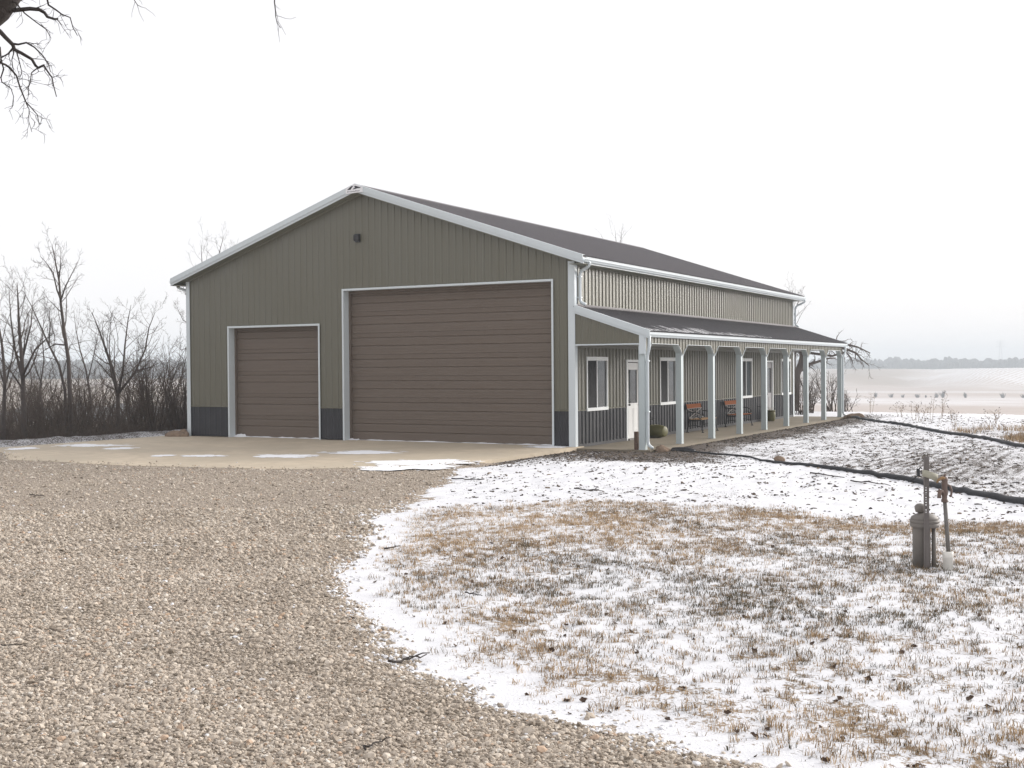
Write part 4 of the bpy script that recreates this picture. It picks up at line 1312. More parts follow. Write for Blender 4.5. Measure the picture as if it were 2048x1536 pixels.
# cut logs standing by the corner post
def cut_log(x, y, r, h, seed, label):
    rr = random.Random(seed); b = MB(); n_ = 14; vv = []
    hs_ = [0, .12 * h, .5 * h, .88 * h, h]
    k = [r * (1 + rr.uniform(-.12, .12)) for _ in range(n_)]
    for z in hs_:
        for i in range(n_):
            a = 2 * math.pi * i / n_
            q = k[i] * (1 + rr.uniform(-.05, .05))
            vv.append((math.cos(a) * q, math.sin(a) * q, z))
    ff = [(j * n_ + i, j * n_ + (i + 1) % n_, (j + 1) * n_ + (i + 1) % n_, (j + 1) * n_ + i) for j in range(4) for i in range(n_)] + [tuple(range(n_ - 1, -1, -1)), tuple(4 * n_ + i for i in range(n_))]
    b.add(vv, ff)
    o = b.build('cut_log', MAT['log']); o.location = (x, y, -.03)
    return tag(o, label, 'log', 'cut logs by the porch corner post')
cut_log(1.70, .12, .058, .46, 1, 'brown cut log standing on end beside the porch corner post')
cut_log(1.80, .40, .065, .50, 2, 'taller dark cut log standing just behind the corner post')
cut_log(1.74, .02, .05, .16, 3, 'short stub of log at the foot of the corner post')

def rock(x, y, z, sx_, sy_, sz, seed, label, grp=None, mat='rock'):
    bm = bmesh.new()
    bmesh.ops.create_icosphere(bm, subdivisions=3, radius=1.0)
    rr = np.random.default_rng(seed)
    off = rr.uniform(0, 50, 3)
    for v in bm.verts:
        c = np.array(v.co)
        q = .75 + .5 * vnoise(np.array([c[0] * 1.5 + off[0] + c[2] * .7]), np.array([c[1] * 1.5 + off[1] - c[2]]), seed)[0] + .18 * vnoise(np.array([c[0] * 4 + off[2] + c[2] * 2]), np.array([c[1] * 4 + c[2] * 2]), seed + 1)[0]
        v.co = Vector((c[0] * q * sx_, c[1] * q * sy_, max(-.25, c[2]) * q * sz))
    me = bpy.data.meshes.new('rock'); bm.to_mesh(me); bm.free()
    me.materials.append(MAT[mat])
    o = link(bpy.data.objects.new('rock', me)); o.location = (x, y, z)
    return tag(o, label, 'rock', grp)
GR = 'rocks set at the downspout outlets'
rock(2.36, .20, -.03, .13, .12, .11, 1, 'pale pinkish rock under the near porch downspout', GR)
rock(2.50, .02, -.05, .15, .13, .10, 2, 'larger brown rock beside the near downspout outlet', GR)
rock(2.24, .34, -.04, .09, .08, .08, 3, 'small rust brown rock behind the near downspout elbow', GR)
rock(2.70, .18, -.05, .08, .07, .06, 4, 'small tan rock farthest from the near downspout', GR)
rock(-13.95, -.38, .0, .30, .20, .16, 5, 'brown flat rock at the left corner of the barn', GR)
rock(-13.62, -.30, .0, .15, .14, .14, 6, 'smaller brown rock against the left corner trim', GR)
rock(-13.78, -.18, .10, .13, .12, .12, 12, 'dark brown rock on top of the pile at the left corner', GR)
rock(2.62, 20.5, -.04, .34, .25, .20, 7, 'rounded brown rock at the far end of the porch', GR)
rock(2.36, 20.9, -.04, .18, .16, .13, 8, 'dark rock between the last porch post and the far sock', GR)
tp = rock(6.05, -1.95, -.02, .12, .10, .08, 9, 'single tan stone lying beside the near black sock', GR)

# small dark fittings on the wainscot
def hose_bib(y, z, label):
    t = empty('hose_bib', (.02, y, z))
    tag(t, label, 'faucet', 'faucets on the porch wall')
    b = MB(); b.lathe([(.03, 0), (.03, .012), (.012, .014), (.012, .07)], (0, 0, 0), 10, axis=0); b.tube([(.07, 0, 0), (.10, 0, -.01), (.105, 0, -.05)], [.016, .015, .013], 8); b.build('spigot', MAT['black'], t, True)
    b = MB(); b.tube([(.06, 0, .01), (.06, 0, .05)], .006, 6); b.lathe([(.03, 0), (.034, .006), (.03, .012)], (.06, 0, .05), 12); b.build('handwheel', MAT['black'], t, True)
hose_bib(5.2, .52, 'black faucet on the wainscot near the tipped pot')
hose_bib(16.0, .56, 'black faucet on the wainscot between second bench and far door')

# ================================================================== black socks on the ground
def sock(name, pts, rad, label, grp, seed):
    P = [np.array(p, float) for p in pts]
    out, rr_ = [], []
    rnd = random.Random(seed)
    for i in range(len(P) - 1):
        n_ = max(2, int(np.linalg.norm(P[i + 1] - P[i]) / .25))
        for k in range(n_):
            t = k / n_
            q = P[i] * (1 - t) + P[i + 1] * t
            out.append(q); rr_.append(rad[i] * (1 - t) + rad[i + 1] * t)
    out.append(P[-1]); rr_.append(rad[-1])
    b = MB(); pts3 = []
    for i, (q, r_) in enumerate(zip(out, rr_)):
        w = (vnoise(np.array([i * .13]), np.array([seed * 2.0]), seed)[0] - .5) * .12 + rnd.uniform(-.005, .005)
        x_, y_ = q[0] + w * .5, q[1] + w
        z_ = float(ground_z(np.array([x_]), np.array([y_]))[0]) + r_ * .55
        pts3.append((x_, y_, z_))
    b.tube(pts3, [r_ * (1 + rnd.uniform(-.06, .06)) for r_ in rr_], 10)
    o = b.build(name, MAT['rubber'], None, True)
    return tag(o, label, 'silt sock', grp)
GS = 'black silt socks across the graded soil'
sock('silt_sock', [(2.75, -.05), (3.7, -.60), (5.16, -1.31), (6.2, -2.3), (8.11, -4.12), (9.73, -5.71), (11.77, -8.72), (14.5, -12.5), (17.5, -16.5)], [.032, .026, .026, .036, .050, .060, .066, .070, .070], 'long black silt sock running from the porch corner past the well', GS, 3)
sock('silt_sock', [(2.15, 21.1), (4.4, 16.9), (6.73, 12.5), (10.44, 5.08), (13.5, -.8), (16, -5)], [.058] * 6, 'far black silt sock along the brow of the slope', GS, 5)
sock('silt_sock', [(2.72, .16), (3.15, -.12), (3.45, -.30)], [.06, .07, .05], 'black lump of sock at the porch corner rocks', GS, 10)

# ================================================================== well head and hydrant
wz = float(ground_z(np.array([11.52]), np.array([-15.45]))[0])
wp = gp(1851, 1137, wz) + np.array([-math.sin(YAW), math.cos(YAW), 0]) * .12
w = empty('well_head', (wp[0], wp[1], wz), YAW)
tag(w, 'taupe well casing with domed cap and a perforated steel post in front', 'well')
b = MB(); b.lathe([(.092, -.05), (.092, .43), (.092, .44)], (0, 0, 0), 28); b.build('casing', MAT['casing'], w, True)
b = MB(); b.lathe([(.125, .425), (.148, .43), (.150, .465), (.142, .47), (.152, .475), (.152, .50), (.142, .505), (.146, .51), (.135, .535), (.095, .56), (.05, .575), (.01, .58)], (.033, 0, 0), 32); b.build('well_cap', MAT['casing'], w, True)
for k in range(4):
    a = k * math.pi / 2 + .5
    part('cap_bolt', MAT['galv'], lambda q: q.lathe([(.012, .50), (.012, .525), (.006, .53)], (.033 + .125 * math.cos(a), .125 * math.sin(a), 0), 6), w)
b = MB(); b.tube([(.122, -.03, -.05), (.121, -.03, .43)], .0235, 12); b.build('conduit', MAT['casing'], w, True)
# perforated U post just in front of the casing
b = MB(); PW, PH = .058, 1.19
yy = -.155
holes = [.60 + .026 * i for i in range(10)] + [.93, .86]
holes = sorted(holes)
x0, x1, hw = -.029, -.029 + PW, .0055
xc = (x0 + x1) / 2 - .004
b.box(x0, xc - hw, yy, yy + .005, -.05, PH); b.box(xc + hw, x1, yy, yy + .005, -.05, PH)
zz = -.05
for hz in holes:
    b.box(xc - hw, xc + hw, yy, yy + .005, zz, hz - .0055); zz = hz + .0055
b.box(xc - hw, xc + hw, yy, yy + .005, zz, PH)
b.box(x0, x0 + .005, yy - .022, yy, -.05, PH); b.box(x1 - .005, x1, yy + .005, yy + .028, -.05, PH)
b.build('steel_post', MAT['post_steel'], w)
b = MB(); b.lathe([(.02, .57), (.05, .585), (.058, .62), (.055, .65), (.035, .67), (.01, .675)], (-.005, .02, 0), 16); b.build('vent', MAT['casing'], w, True)
b = MB(); b.tube([(.02, .02, .655), (.06, .0, .63), (.09, -.01, .605)], .009, 6); b.build('cable_stub', MAT['black'], w, True)
# curled tag wired to the post
b = MB(); vv = []
for i in range(7):
    t = i / 6
    x_ = -.055 + .165 * t; y_ = yy - .03 - .02 * math.sin(math.pi * t); z_ = 1.035 - .055 * t ** 1.5
    vv += [(x_, y_, z_ - .05 - .02 * t), (x_, y_ - .008, z_ + .02), (x_, y_ + .003, z_ - .05 - .02 * t), (x_, y_ - .005, z_ + .02)]
ff = []
for i in range(6):
    a, c = 4 * i, 4 * (i + 1)
    ff += [(a, c, c + 1, a + 1), (a + 2, a + 3, c + 3, c + 2), (a + 1, c + 1, c + 3, a + 3), (a, a + 2, c + 2, c)]
b.add(vv, ff + [(0, 1, 3, 2), (24, 26, 27, 25)]); b.build('paper_tag', MAT['tag'], w, True)
b = MB(); b.add([(-.100, yy - .01, .985), (-.070, yy - .015, .975), (-.065, yy + .015, .98), (-.095, yy + .02, .985), (-.105, yy - .01, 1.065), (-.075, yy - .015, 1.055), (-.07, yy + .015, 1.06), (-.10, yy + .02, 1.065)],
                [(0, 3, 2, 1), (4, 5, 6, 7), (0, 1, 5, 4), (1, 2, 6, 5), (2, 3, 7, 6), (3, 0, 4, 7)])
b.tube([(-.075, yy, 1.06), (-.058, yy, 1.075), (-.05, yy, 1.06)], .008, 6)
b.tube([(-.09, yy, .99), (-.13, yy - .01, .96), (-.20, yy - .02, .925)], .006, 5)
b.tube([(-.068, yy, 1.03), (-.03, yy - .01, 1.02)], .006, 5)
b.build('connector', MAT['black'], w)

hx, hy = gp(1896, 1140, wz)[:2]
h = empty('yard_hydrant', (hx, hy, float(ground_z(np.array([hx]), np.array([hy]))[0])), YAW)
tag(h, 'slim bronze yard hydrant rising from a white plastic sleeve beside the well', 'hydrant')
b = MB(); b.lathe([(.050, -.05), (.050, .125), (.055, .127), (.055, .195), (.047, .2), (.045, .19), (.03, .188)], (0, 0, 0), 24); b.build('sleeve', MAT['pvc'], h, True)
b = MB(); b.tube([(.008, 0, .15), (-.012, 0, .45), (-.030, 0, .735)], .022, 12); b.build('riser', MAT['galv'], h, True)
b = MB()
b.lathe([(.03, .715), (.034, .72), (.034, .745), (.027, .75), (.027, .78), (.034, .80), (.036, .83), (.028, .86), (.030, .93), (.036, .95), (.030, .975), (.018, .985)], (-.034, 0, 0), 14)
b.build('head', MAT['brass'], h, True)
b = MB(); b.tube([(-.04, -.01, .80), (-.075, -.03, .835), (-.10, -.045, .835), (-.108, -.05, .80), (-.108, -.05, .765)], [.020, .019, .019, .020, .023], 10)
b.tube([(-.108, -.05, .835), (-.108, -.05, .865)], .009, 6); b.tube([(-.135, -.05, .835), (-.085, -.04, .842)], .008, 6); b.build('spout', MAT['brass'], h, True)
b = MB(); b.tube([(-.02, -.01, .96), (-.07, -.03, .975), (-.115, -.05, .955), (-.135, -.06, .925)], [.014, .016, .013, .008], 8); b.build('handle', MAT['wood_tan'], h, True)
b = MB(); b.tube([(-.01, 0, .90), (.025, 0, .885), (.040, 0, .84), (.036, 0, .79), (.018, 0, .775)], [.012, .012, .012, .012, .014], 8)
b.tube([(-.034, 0, .97), (-.034, 0, 1.0), (-.02, 0, 1.005)], .012, 8); b.build('lever_rod', MAT['brass'], h, True)

# ================================================================== bare trees
class Tree:
    def __init__(s, seed, name, label, cat='tree', group=None, bark='bark', twig='twig'):
        s.rr = random.Random(seed)
        s.tr, s.cr = MB(), MB()
        s.name, s.label, s.cat, s.group, s.bark, s.twig = name, label, cat, group, bark, twig
        s.base = None
    def limb(s, pts, r0, r1, sides=7, part='t'):
        P = [np.array(p, float) for p in pts]
        if s.base is None: s.base = P[0].copy()
        n_ = len(P)
        rad = [r0 + (r1 - r0) * (i / (n_ - 1)) for i in range(n_)]
        (s.tr if part == 't' else s.cr).tube([p - s.base for p in P], rad, sides)
        return P, rad
    def wander(s, p, d, length, r0, r1, steps, wob, up, sides, part):
        rr = s.rr
        P = [np.array(p, float)]
        d = np.array(d, float); d /= np.linalg.norm(d)
        for i in range(steps):
            d = d + np.array([rr.gauss(0, wob), rr.gauss(0, wob), rr.gauss(0, wob) + up])
            d /= math.sqrt(d @ d)
            P.append(P[-1] + d * length / steps)
        return s.limb(P, r0, r1, sides, part)
    def twigs(s, P, rad, n_, ratio, level, wob=.18, up=.06, ang=(25, 55), lmin=.25, t0=.25, minr=.0035):
        rr = s.rr
        L = sum(np.linalg.norm(b - a) for a, b in zip(P, P[1:]))
        phi = rr.uniform(0, 6.28)
        for k in range(n_):
            t = t0 + (1 - t0) * (k + rr.random()) / n_
            q = t * (len(P) - 1); i = min(int(q), len(P) - 2); f_ = q - i
            p = P[i] * (1 - f_) + P[i + 1] * f_
            r_ = rad[i] * (1 - f_) + rad[i + 1] * f_
            d = P[i + 1] - P[i]; d = d / (np.linalg.norm(d) + 1e-9)
            a = np.cross(d, [.31, .2, .93]); a /= (np.linalg.norm(a) + 1e-9); b = np.cross(d, a)
            phi += 2.4 + rr.uniform(-.5, .5)
            th = R(rr.uniform(*ang))
            nd = d * math.cos(th) + (a * math.cos(phi) + b * math.sin(phi)) * math.sin(th)
            ln = max(lmin, L * ratio * rr.uniform(.6, 1.2) * (1.15 - .55 * t))
            rc = max(minr, r_ * .46)
            P2, rad2 = s.wander(p, nd, ln, rc, max(minr * .5, rc * .22), 5 if level > 1 else 4, wob, up, 5 if rc > .02 else 3, 'c')
            if level > 1:
                s.twigs(P2, rad2, max(3, int(n_ * .66)), ratio * 1.0, level - 1, wob, up, ang, lmin * .6, .2, minr)
    def done(s):
        rt = empty(s.name, s.base)
        tag(rt, s.label, s.cat, s.group)
        s.tr.build('trunk', MAT[s.bark], rt, True)
        if s.cr.f: s.cr.build('crown', MAT[s.twig], rt)
        return rt
def gz1(p): return float(ground_z(np.array([p[0]]), np.array([p[1]]))[0])
GT = 'bare trees beyond the left edge of the drive'
def px_tree(seed, label, t, base, pts, r0, levels=3, n_=9, ratio=.42, up=.07, r1f=.10, forks=(), group=GT, minr=.0042, name='bare_tree', ang=(25, 55)):
    """stem through given pixels at depth t, foot set on the ground; forks = more stems (pts, start radius factor)"""
    T = Tree(seed, name, label, 'tree', group)
    foot = at(*base, t); foot[2] = gz1(foot) - .08
    rr = random.Random(seed + 99)
    r0 *= .66
    stem_ = [foot] + [at(x_, y_, t + rr.uniform(-.4, .4)) for x_, y_ in pts]
    P, rad = T.limb(stem_, r0, r0 * r1f, 8)
    T.twigs(P, rad, n_, ratio, levels, .16, up, ang, .3, .30, minr)
    for fp, rf in forks:
        Q = [at(x_, y_, t + rr.uniform(-.7, .7) * (i > 0)) for i, (x_, y_) in enumerate(fp)]
        P2, rad2 = T.limb(Q, r0 * rf * .85, r0 * rf * .12, 6)
        T.twigs(P2, rad2, max(6, n_), ratio * 1.1, levels if rf > .44 else max(1, levels - 1), .16, up, ang, .3, .18, minr)
    return T.done()
px_tree(1, 'tallest slender bare tree, forked high above the thicket', 40, (142, 882), [(141, 820), (137, 720), (128, 660), (122, 610), (118, 560), (110, 520), (104, 490)], .13, 3, 9, .22,
        forks=[([(122, 600), (114, 580), (106, 545), (92, 525), (80, 512)], .45), ([(122, 600), (130, 575), (145, 545), (160, 515)], .42), ([(118, 560), (121, 530), (122, 495)], .35), ([(128, 690), (110, 688), (90, 700), (70, 715)], .4)])
px_tree(2, 'bare tree leaning left from the tall tree, crossed by thin boughs', 41, (134, 884), [(130, 780), (118, 730), (98, 690), (80, 650), (62, 610), (45, 580)], .09, 3, 9, .3,
        forks=[([(98, 690), (100, 650), (98, 610)], .55), ([(125, 755), (140, 690), (170, 682), (195, 678)], .35)])
px_tree(3, 'thick trunked bare tree with many upswept limbs at the left', 38, (49, 890), [(48, 830), (46, 760), (42, 700), (38, 650), (36, 600), (34, 565)], .15, 3, 10, .36,
        forks=[([(47, 760), (30, 700), (22, 640), (18, 580)], .6), ([(46, 750), (70, 700), (90, 680), (110, 665)], .5), ([(47, 780), (20, 740), (0, 720)], .4), ([(44, 720), (62, 650), (66, 600)], .45)])
px_tree(4, 'bare tree cut by the left edge of the photo', 37, (6, 894), [(8, 820), (10, 760), (4, 690), (-4, 640), (-6, 590)], .12, 3, 9, .36,
        forks=[([(8, 780), (24, 720), (30, 660)], .5), ([(9, 770), (-14, 700), (-24, 640)], .5)])
px_tree(5, 'low forked vase shaped bare tree nearest the barn', 42, (236, 882), [(236, 840), (236, 790), (226, 740), (212, 700), (198, 660), (184, 625)], .15, 3, 10, .34,
        forks=[([(236, 790), (246, 740), (250, 690), (256, 640), (262, 610)], .6), ([(238, 785), (270, 745), (290, 700), (298, 655), (310, 625)], .65), ([(236, 790), (222, 745), (218, 690), (222, 640)], .5), ([(272, 742), (300, 735), (325, 722)], .4)])
px_tree(6, 'spindly bare tree standing behind the gap between tall and vase shaped trees', 48, (185, 880), [(182, 800), (172, 740), (160, 700), (152, 660), (148, 625)], .08, 3, 9, .34,
        forks=[([(176, 760), (190, 700), (200, 650)], .6)])
px_tree(7, 'small bare tree half hidden by the left wall of the barn', 50, (352, 880), [(350, 820), (346, 780), (336, 740), (330, 710)], .07, 3, 9, .45,
        forks=[([(349, 810), (362, 760), (370, 720)], .7), ([(350, 830), (325, 780), (312, 750)], .6)])
px_tree(8, 'thin bare tree rising above the left eave of the barn', 70, (385, 850), [(392, 700), (400, 600), (405, 540), (402, 490)], .14, 3, 10, .30,
        forks=[([(400, 600), (430, 540), (440, 500), (448, 470)], .7), ([(404, 560), (455, 520), (470, 490)], .5), ([(398, 620), (372, 590), (362, 560)], .5), ([(396, 660), (366, 640), (352, 610)], .5), ([(394, 690), (362, 700), (350, 690)], .4)], group=None)
px_tree(9, 'bare tree with only its top twigs above the barn ridge', 78, (1235, 800), [(1235, 640), (1234, 560), (1234, 500), (1230, 460)], .12, 2, 8, .25, forks=[([(1234, 520), (1242, 480), (1244, 455)], .5)], group=None)
px_tree(10, 'bare tree with twigs above the far end of the eave', 80, (1590, 800), [(1590, 700), (1586, 640), (1588, 600), (1584, 580)], .12, 3, 8, .25, forks=[([(1588, 630), (1598, 600), (1604, 582)], .5)], group=None)
px_tree(13, 'crooked bare tree between the thick trunk and tall slender tree', 44, (88, 886), [(86, 830), (80, 780), (88, 720), (84, 670), (90, 630)], .08, 3, 9, .36, forks=[([(84, 770), (66, 720), (58, 680)], .6)])

# the old tree behind the porch: bent trunk with long low limbs reaching right
T = Tree(21, 'leaning_tree', 'old bent tree beyond the porch end with long drooping limbs', 'tree')
t = 60
foot = at(1588, 832, t); foot[2] = gz1(foot) - .1
A1 = [foot] + [at(x_, y_, t) for x_, y_ in ((1591, 800), (1592, 770), (1594, 748), (1602, 728), (1607, 706), (1606, 690))]
P, rad = T.limb(A1, .24, .13, 9); T.twigs(P, rad, 6, .4, 2, .2, .03, (30, 60), .4, .5, .008)
for pts, r_ in (([(1594, 746), (1606, 738), (1616, 730), (1640, 722), (1655, 717), (1671, 716)], .11), ([(1606, 700), (1592, 704), (1590, 700)], .08), ([(1606, 690), (1640, 686), (1690, 688), (1715, 694), (1740, 706)], .09),
                ([(1606, 692), (1660, 694), (1690, 697), (1712, 706), (1722, 718), (1738, 731)], .09), ([(1607, 704), (1664, 712), (1692, 704), (1702, 716), (1706, 728)], .07), ([(1604, 714), (1598, 700), (1586, 680), (1578, 664)], .08), ([(1594, 746), (1604, 770), (1616, 790), (1624, 800)], .05)):
    Q = [at(x_, y_, t + (i * .3)) for i, (x_, y_) in enumerate(pts)]
    P, rad = T.limb(Q, r_, r_ * .3, 6); T.twigs(P, rad, 10, .26, 2, .25, -.06, (25, 65), .4, .25, .007)
T.done()

# shrubs behind the porch and thicket along the left
def shrub(seed, label, base, stems, hgt, spread, group, cat='shrub', twig='twig', lv=2, minr=.005, n_=7, name='bare_shrub'):
    T = Tree(seed, name, label, cat, group, 'twig', twig)
    T.base = np.array(base, float)
    rr = T.rr
    for k in range(stems):
        a = rr.uniform(0, 6.28); q = rr.uniform(.1, 1) * spread
        d = np.array([math.cos(a) * q, math.sin(a) * q, 1.0])
        hh = hgt * rr.uniform(.6, 1.05)
        P, rad = T.wander(T.base + np.array([rr.gauss(0, .12), rr.gauss(0, .12), -.05]), d, hh, .012 + .006 * hgt, .005, 6, .10, .03, 5, 't')
        T.twigs(P, rad, n_, .42, lv, .16, .05, (20, 50), .2, .2, minr)
    return T.done()
for (q, t, hgt, lab, sd) in (((1663, 838), 55, 2.3, 'upright bare shrub between the last two porch posts', 31), ((1622, 842), 53, 1.5, 'low bare shrub seen between porch posts near the old tree', 32), ((1600, 842), 52, 1.9, 'twiggy shrub at the foot of the old bent tree', 33), ((1692, 842), 57, 1.2, 'small bare shrub just right of the last porch post', 34)):
    p = at(*q, t); p[2] = gz1(p)
    shrub(sd, lab, p, 12, hgt, .55, 'bare shrubs beyond the porch end')
GB_ = 'bare shrubs in the thicket left of the barn'
spots = [(15, 39, 'brown leafless shrub at the left edge between edge cut tree and thick trunk'), (32, 42, 'leafless shrub just left of the thick trunked tree'), (66, 40, 'leafless shrub just right of the thick trunked tree'),
         (82, 45, 'brown shrub behind the foot of the crooked tree'), (104, 39, 'front shrub between crooked tree and leaning tree'), (120, 43, 'shrub left of the foot of the tall slender tree'), (160, 41, 'shrub just right of the tall slender tree'),
         (178, 44, 'shrub at the foot of the spindly tree'), (208, 40, 'front shrub left of the low forked tree'), (262, 41, 'shrub just right of the low forked tree'), (282, 45, 'second leafless shrub right of the low forked tree'),
         (304, 40, 'front shrub midway between low forked tree and barn'), (326, 44, 'brown shrub left of the small tree by the barn'), (350, 41, 'shrub in front of the small tree by the barn'), (370, 43, 'leafless shrub touching the left wall of the barn')]
protos = []
for i in range(4):
    protos.append(shrub(40 + i, 'dense brown leafless shrub in the thicket left of the barn', (0, 0, 0), 12, 1.7 + .35 * i, .65, GB_, n_=8))
def copy_tree(o, parent=None):
    c = o.copy(); COL.objects.link(c)
    if parent is not None: c.parent = parent
    for ch in list(o.children): copy_tree(ch, c)
    return c
rr = random.Random(77)
for i, (x_, t_, lab) in enumerate(spots):
    p = at(x_, 880, t_); p[2] = gz1(p)
    o = protos[i] if i < 4 else copy_tree(protos[i % 4])
    o['label'] = lab
    o.location = p; o.rotation_euler = (0, 0, rr.uniform(0, 6.28)); s_ = rr.uniform(.85, 1.25); o.scale = (s_, s_, s_ * rr.uniform(.85, 1.1))

# undergrowth: a tangle nobody could count
b = MB(); rr = random.Random(5)
for k in range(5400):
    x_ = rr.uniform(-150, 392); t_ = 37.0 + rr.random() ** 1.4 * 22
    p = at(x_, 880, t_)
    if p[0] > -15.9: continue
    p[2] = gz1(p) - .05
    ln = rr.uniform(.4, 1.7) * (.45 + .9 * float(vnoise(np.array([x_ / 34.0]), np.array([t_ / 3.0]), 8)[0]))
    a = rr.uniform(0, 6.28); q = rr.uniform(.2, 2.2)
    d = np.array([math.cos(a) * q, math.sin(a) * q, 1.0]); d /= np.linalg.norm(d)
    bend = np.array([rr.gauss(0, .35), rr.gauss(0, .35), rr.gauss(-.15, .3)])
    b.tube([p, p + d * ln * .5, p + (d + bend * .5) * ln], [.009, .0065, .0025], 3, cap=False)
for k in range(430):                       # saplings further down the slope
    t_ = rr.uniform(44, 92); x_ = rr.uniform(-150, 388)
    p = at(x_, 880, t_)
    if p[0] > -17.5: continue
    p[2] = gz1(p) - .05
    ln = rr.uniform(1.6, 3.6) + max(0.0, -p[2]) * .5
    a = rr.uniform(0, 6.28); q = rr.uniform(.05, .45)
    d = np.array([math.cos(a) * q, math.sin(a) * q, 1.0]); d /= np.linalg.norm(d)
    P = [p, p + d * ln * .35, p + d * ln * .7 + np.array([rr.gauss(0, .15), rr.gauss(0, .15), 0]), p + d * ln + np.array([rr.gauss(0, .35), rr.gauss(0, .35), 0])]
    b.tube(P, [.024, .018, .012, .004], 3, cap=False)
    for m_ in range(7):
        i = rr.choice((1, 1, 2, 2)); f_ = rr.random()
        s0 = P[i] * (1 - f_) + P[i + 1] * f_
        an = rr.uniform(0, 6.28); l2 = ln * rr.uniform(.10, .28)
        e_ = s0 + np.array([math.cos(an) * l2 * .7, math.sin(an) * l2 * .7, l2 * rr.uniform(.2, .9)])
        b.tube([s0, (s0 + e_) / 2 + np.array([0, 0, -.03]), e_], [.010, .007, .003], 3, cap=False)
o = b.build('undergrowth', MAT['brush']); tag(o, 'tangled brown undergrowth below the bare trees on the left', 'undergrowth', kind='stuff')

# ---- the big tree beside the camera, only its limbs in view
T = Tree(61, 'overhanging_tree', 'dark bare limbs and drooping twigs hanging in from the top left corner', 'tree', None, 'bark_near', 'bark_near')
foot = at(-980, 1010, 8.4); foot[2] = gz1(foot) - .1
T.limb([foot, foot + np.array([.03, .02, .10]), foot + np.array([.05, .05, .35]), foot + np.array([.08, .06, 1.3]), at(-930, 330, 8.3), at(-905, 60, 8.1), at(-850, -220, 7.9), at(-800, -520, 7.8), at(-740, -900, 7.8)], .33, .12, 14)
T.limb([at(-915, 170, 8.2), at(-700, 60, 7.9), at(-420, 75, 7.5), at(-180, 80, 7.3), at(-60, 48, 7.0), at(-8, 10, 6.9), at(18, -20, 6.9), at(80, -120, 6.9), at(300, -300, 7.0)], .18, .05, 10)
T.limb([at(-130, 62, 7.1), at(-60, 50, 7.0), at(-30, 30, 6.9), at(10, 12, 6.9)], .10, .06, 8)
def hang(pts, t, r0, r1, n_=5, up=-.05, ratio=.26, lv=2):
    rr = T.rr
    Q = [at(x_, y_, t + rr.uniform(-.06, .06)) for x_, y_ in pts]
    P, rad = T.limb(Q, r0, r1, 6)
    T.twigs(P, rad, n_, ratio, lv, .22, up, (25, 60), .10, .2, .0016)
z5 = 1 / 5.4875
for zp_, r0, r1 in (([(50, 118), (110, 116), (180, 110), (330, 95), (430, 105), (490, 140), (520, 185), (600, 210), (640, 205)], .015, .006),
               ([(-60, 300), (0, 345), (60, 410), (140, 490), (160, 545), (230, 580), (350, 650), (390, 720), (420, 745), (480, 715), (520, 780), (570, 850), (590, 950), (620, 1060)], .014, .0025),
               ([(140, 480), (200, 488), (290, 468), (380, 520), (470, 610), (530, 700), (555, 790)], .007, .002),
               ([(-50, 600), (5, 690), (60, 710), (110, 745), (180, 830), (220, 960), (285, 1120), (350, 1190), (410, 1260), (430, 1370)], .008, .002),
               ([(90, -30), (140, 10), (180, 40), (270, 145), (400, 245), (510, 325), (560, 420)], .006, .002),
               ([(515, -60), (520, 0), (532, 55), (610, 105), (680, 158), (770, 192), (800, 300), (850, 390)], .007, .002),
               ([(185, 580), (205, 650), (240, 790), (215, 860)], .004, .0015),
               ([(425, 742), (385, 765), (345, 800), (335, 900), (310, 970), (320, 1040)], .004, .0015),
               ([(-80, 480), (0, 520), (10, 640), (40, 760), (10, 850), (20, 900), (120, 970), (150, 1060), (130, 1190)], .006, .0018),
               ([(285, 1130), (320, 1200), (315, 1330), (350, 1450)], .003, .0014),
               ([(140, 530), (90, 590), (10, 635)], .006, .004)):
    hang([(x_ * z5, y_ * z5) for x_, y_ in zp_], 6.9, r0, r1)
T.limb([at(80, -120, 6.9), at(200, -170, 6.7), at(400, -160, 6.5), at(552, -110, 6.4), at(640, -60, 6.3)], .03, .008, 7)
hang([(548, -110), (550, -40), (549, 5), (551, 22), (551, 31), (554, 46), (562, 56)], 6.4, .0045, .0015, 5, lv=1, ratio=.22)
hang([(262, -165), (258, -80), (262, -10), (275, 10), (283, 14)], 6.65, .004, .0016, 5, lv=1, ratio=.2)
T.done()

# ================================================================== litter on the lawn and drive
def stick(p0, p1, r_, seed, label, forks=1):
    rr = random.Random(seed); a, c = np.array(p0, float), np.array(p1, float); b = MB(); P = []
    nseg = 7
    for i in range(nseg + 1):
        q = a + (c - a) * i / nseg
        q[0] += rr.uniform(-.02, .02); q[1] += rr.uniform(-.02, .02)
        zg = max(gz1(q), float(gravel_z(np.array([q[0]]), np.array([q[1]]))[0]) if sd_gravel(np.array([q[0]]), np.array([q[1]]))[0] > 0 else -9)
        q[2] = zg + .022 + rr.uniform(0, .012); P.append(q)
    b.tube([p - P[0] for p in P], [r_ * (1 - .55 * i / nseg) for i in range(nseg + 1)], 6)
    for k in range(forks):
        i = rr.randint(2, nseg - 1); L = np.linalg.norm(c - a) * rr.uniform(.15, .3); an = math.atan2(c[1] - a[1], c[0] - a[0]) + rr.choice((-1, 1)) * rr.uniform(.5, .9)
        e_ = P[i] + np.array([math.cos(an) * L, math.sin(an) * L, .015])
        b.tube([P[i] - P[0], (P[i] + e_) / 2 - P[0] + np.array([0, 0, .01]), e_ - P[0]], [r_ * .6, r_ * .5, r_ * .3], 5)
    o = b.build('fallen_stick', MAT['bark_near'], None, True); o.location = P[0]
    return tag(o, label, 'stick', 'fallen sticks')
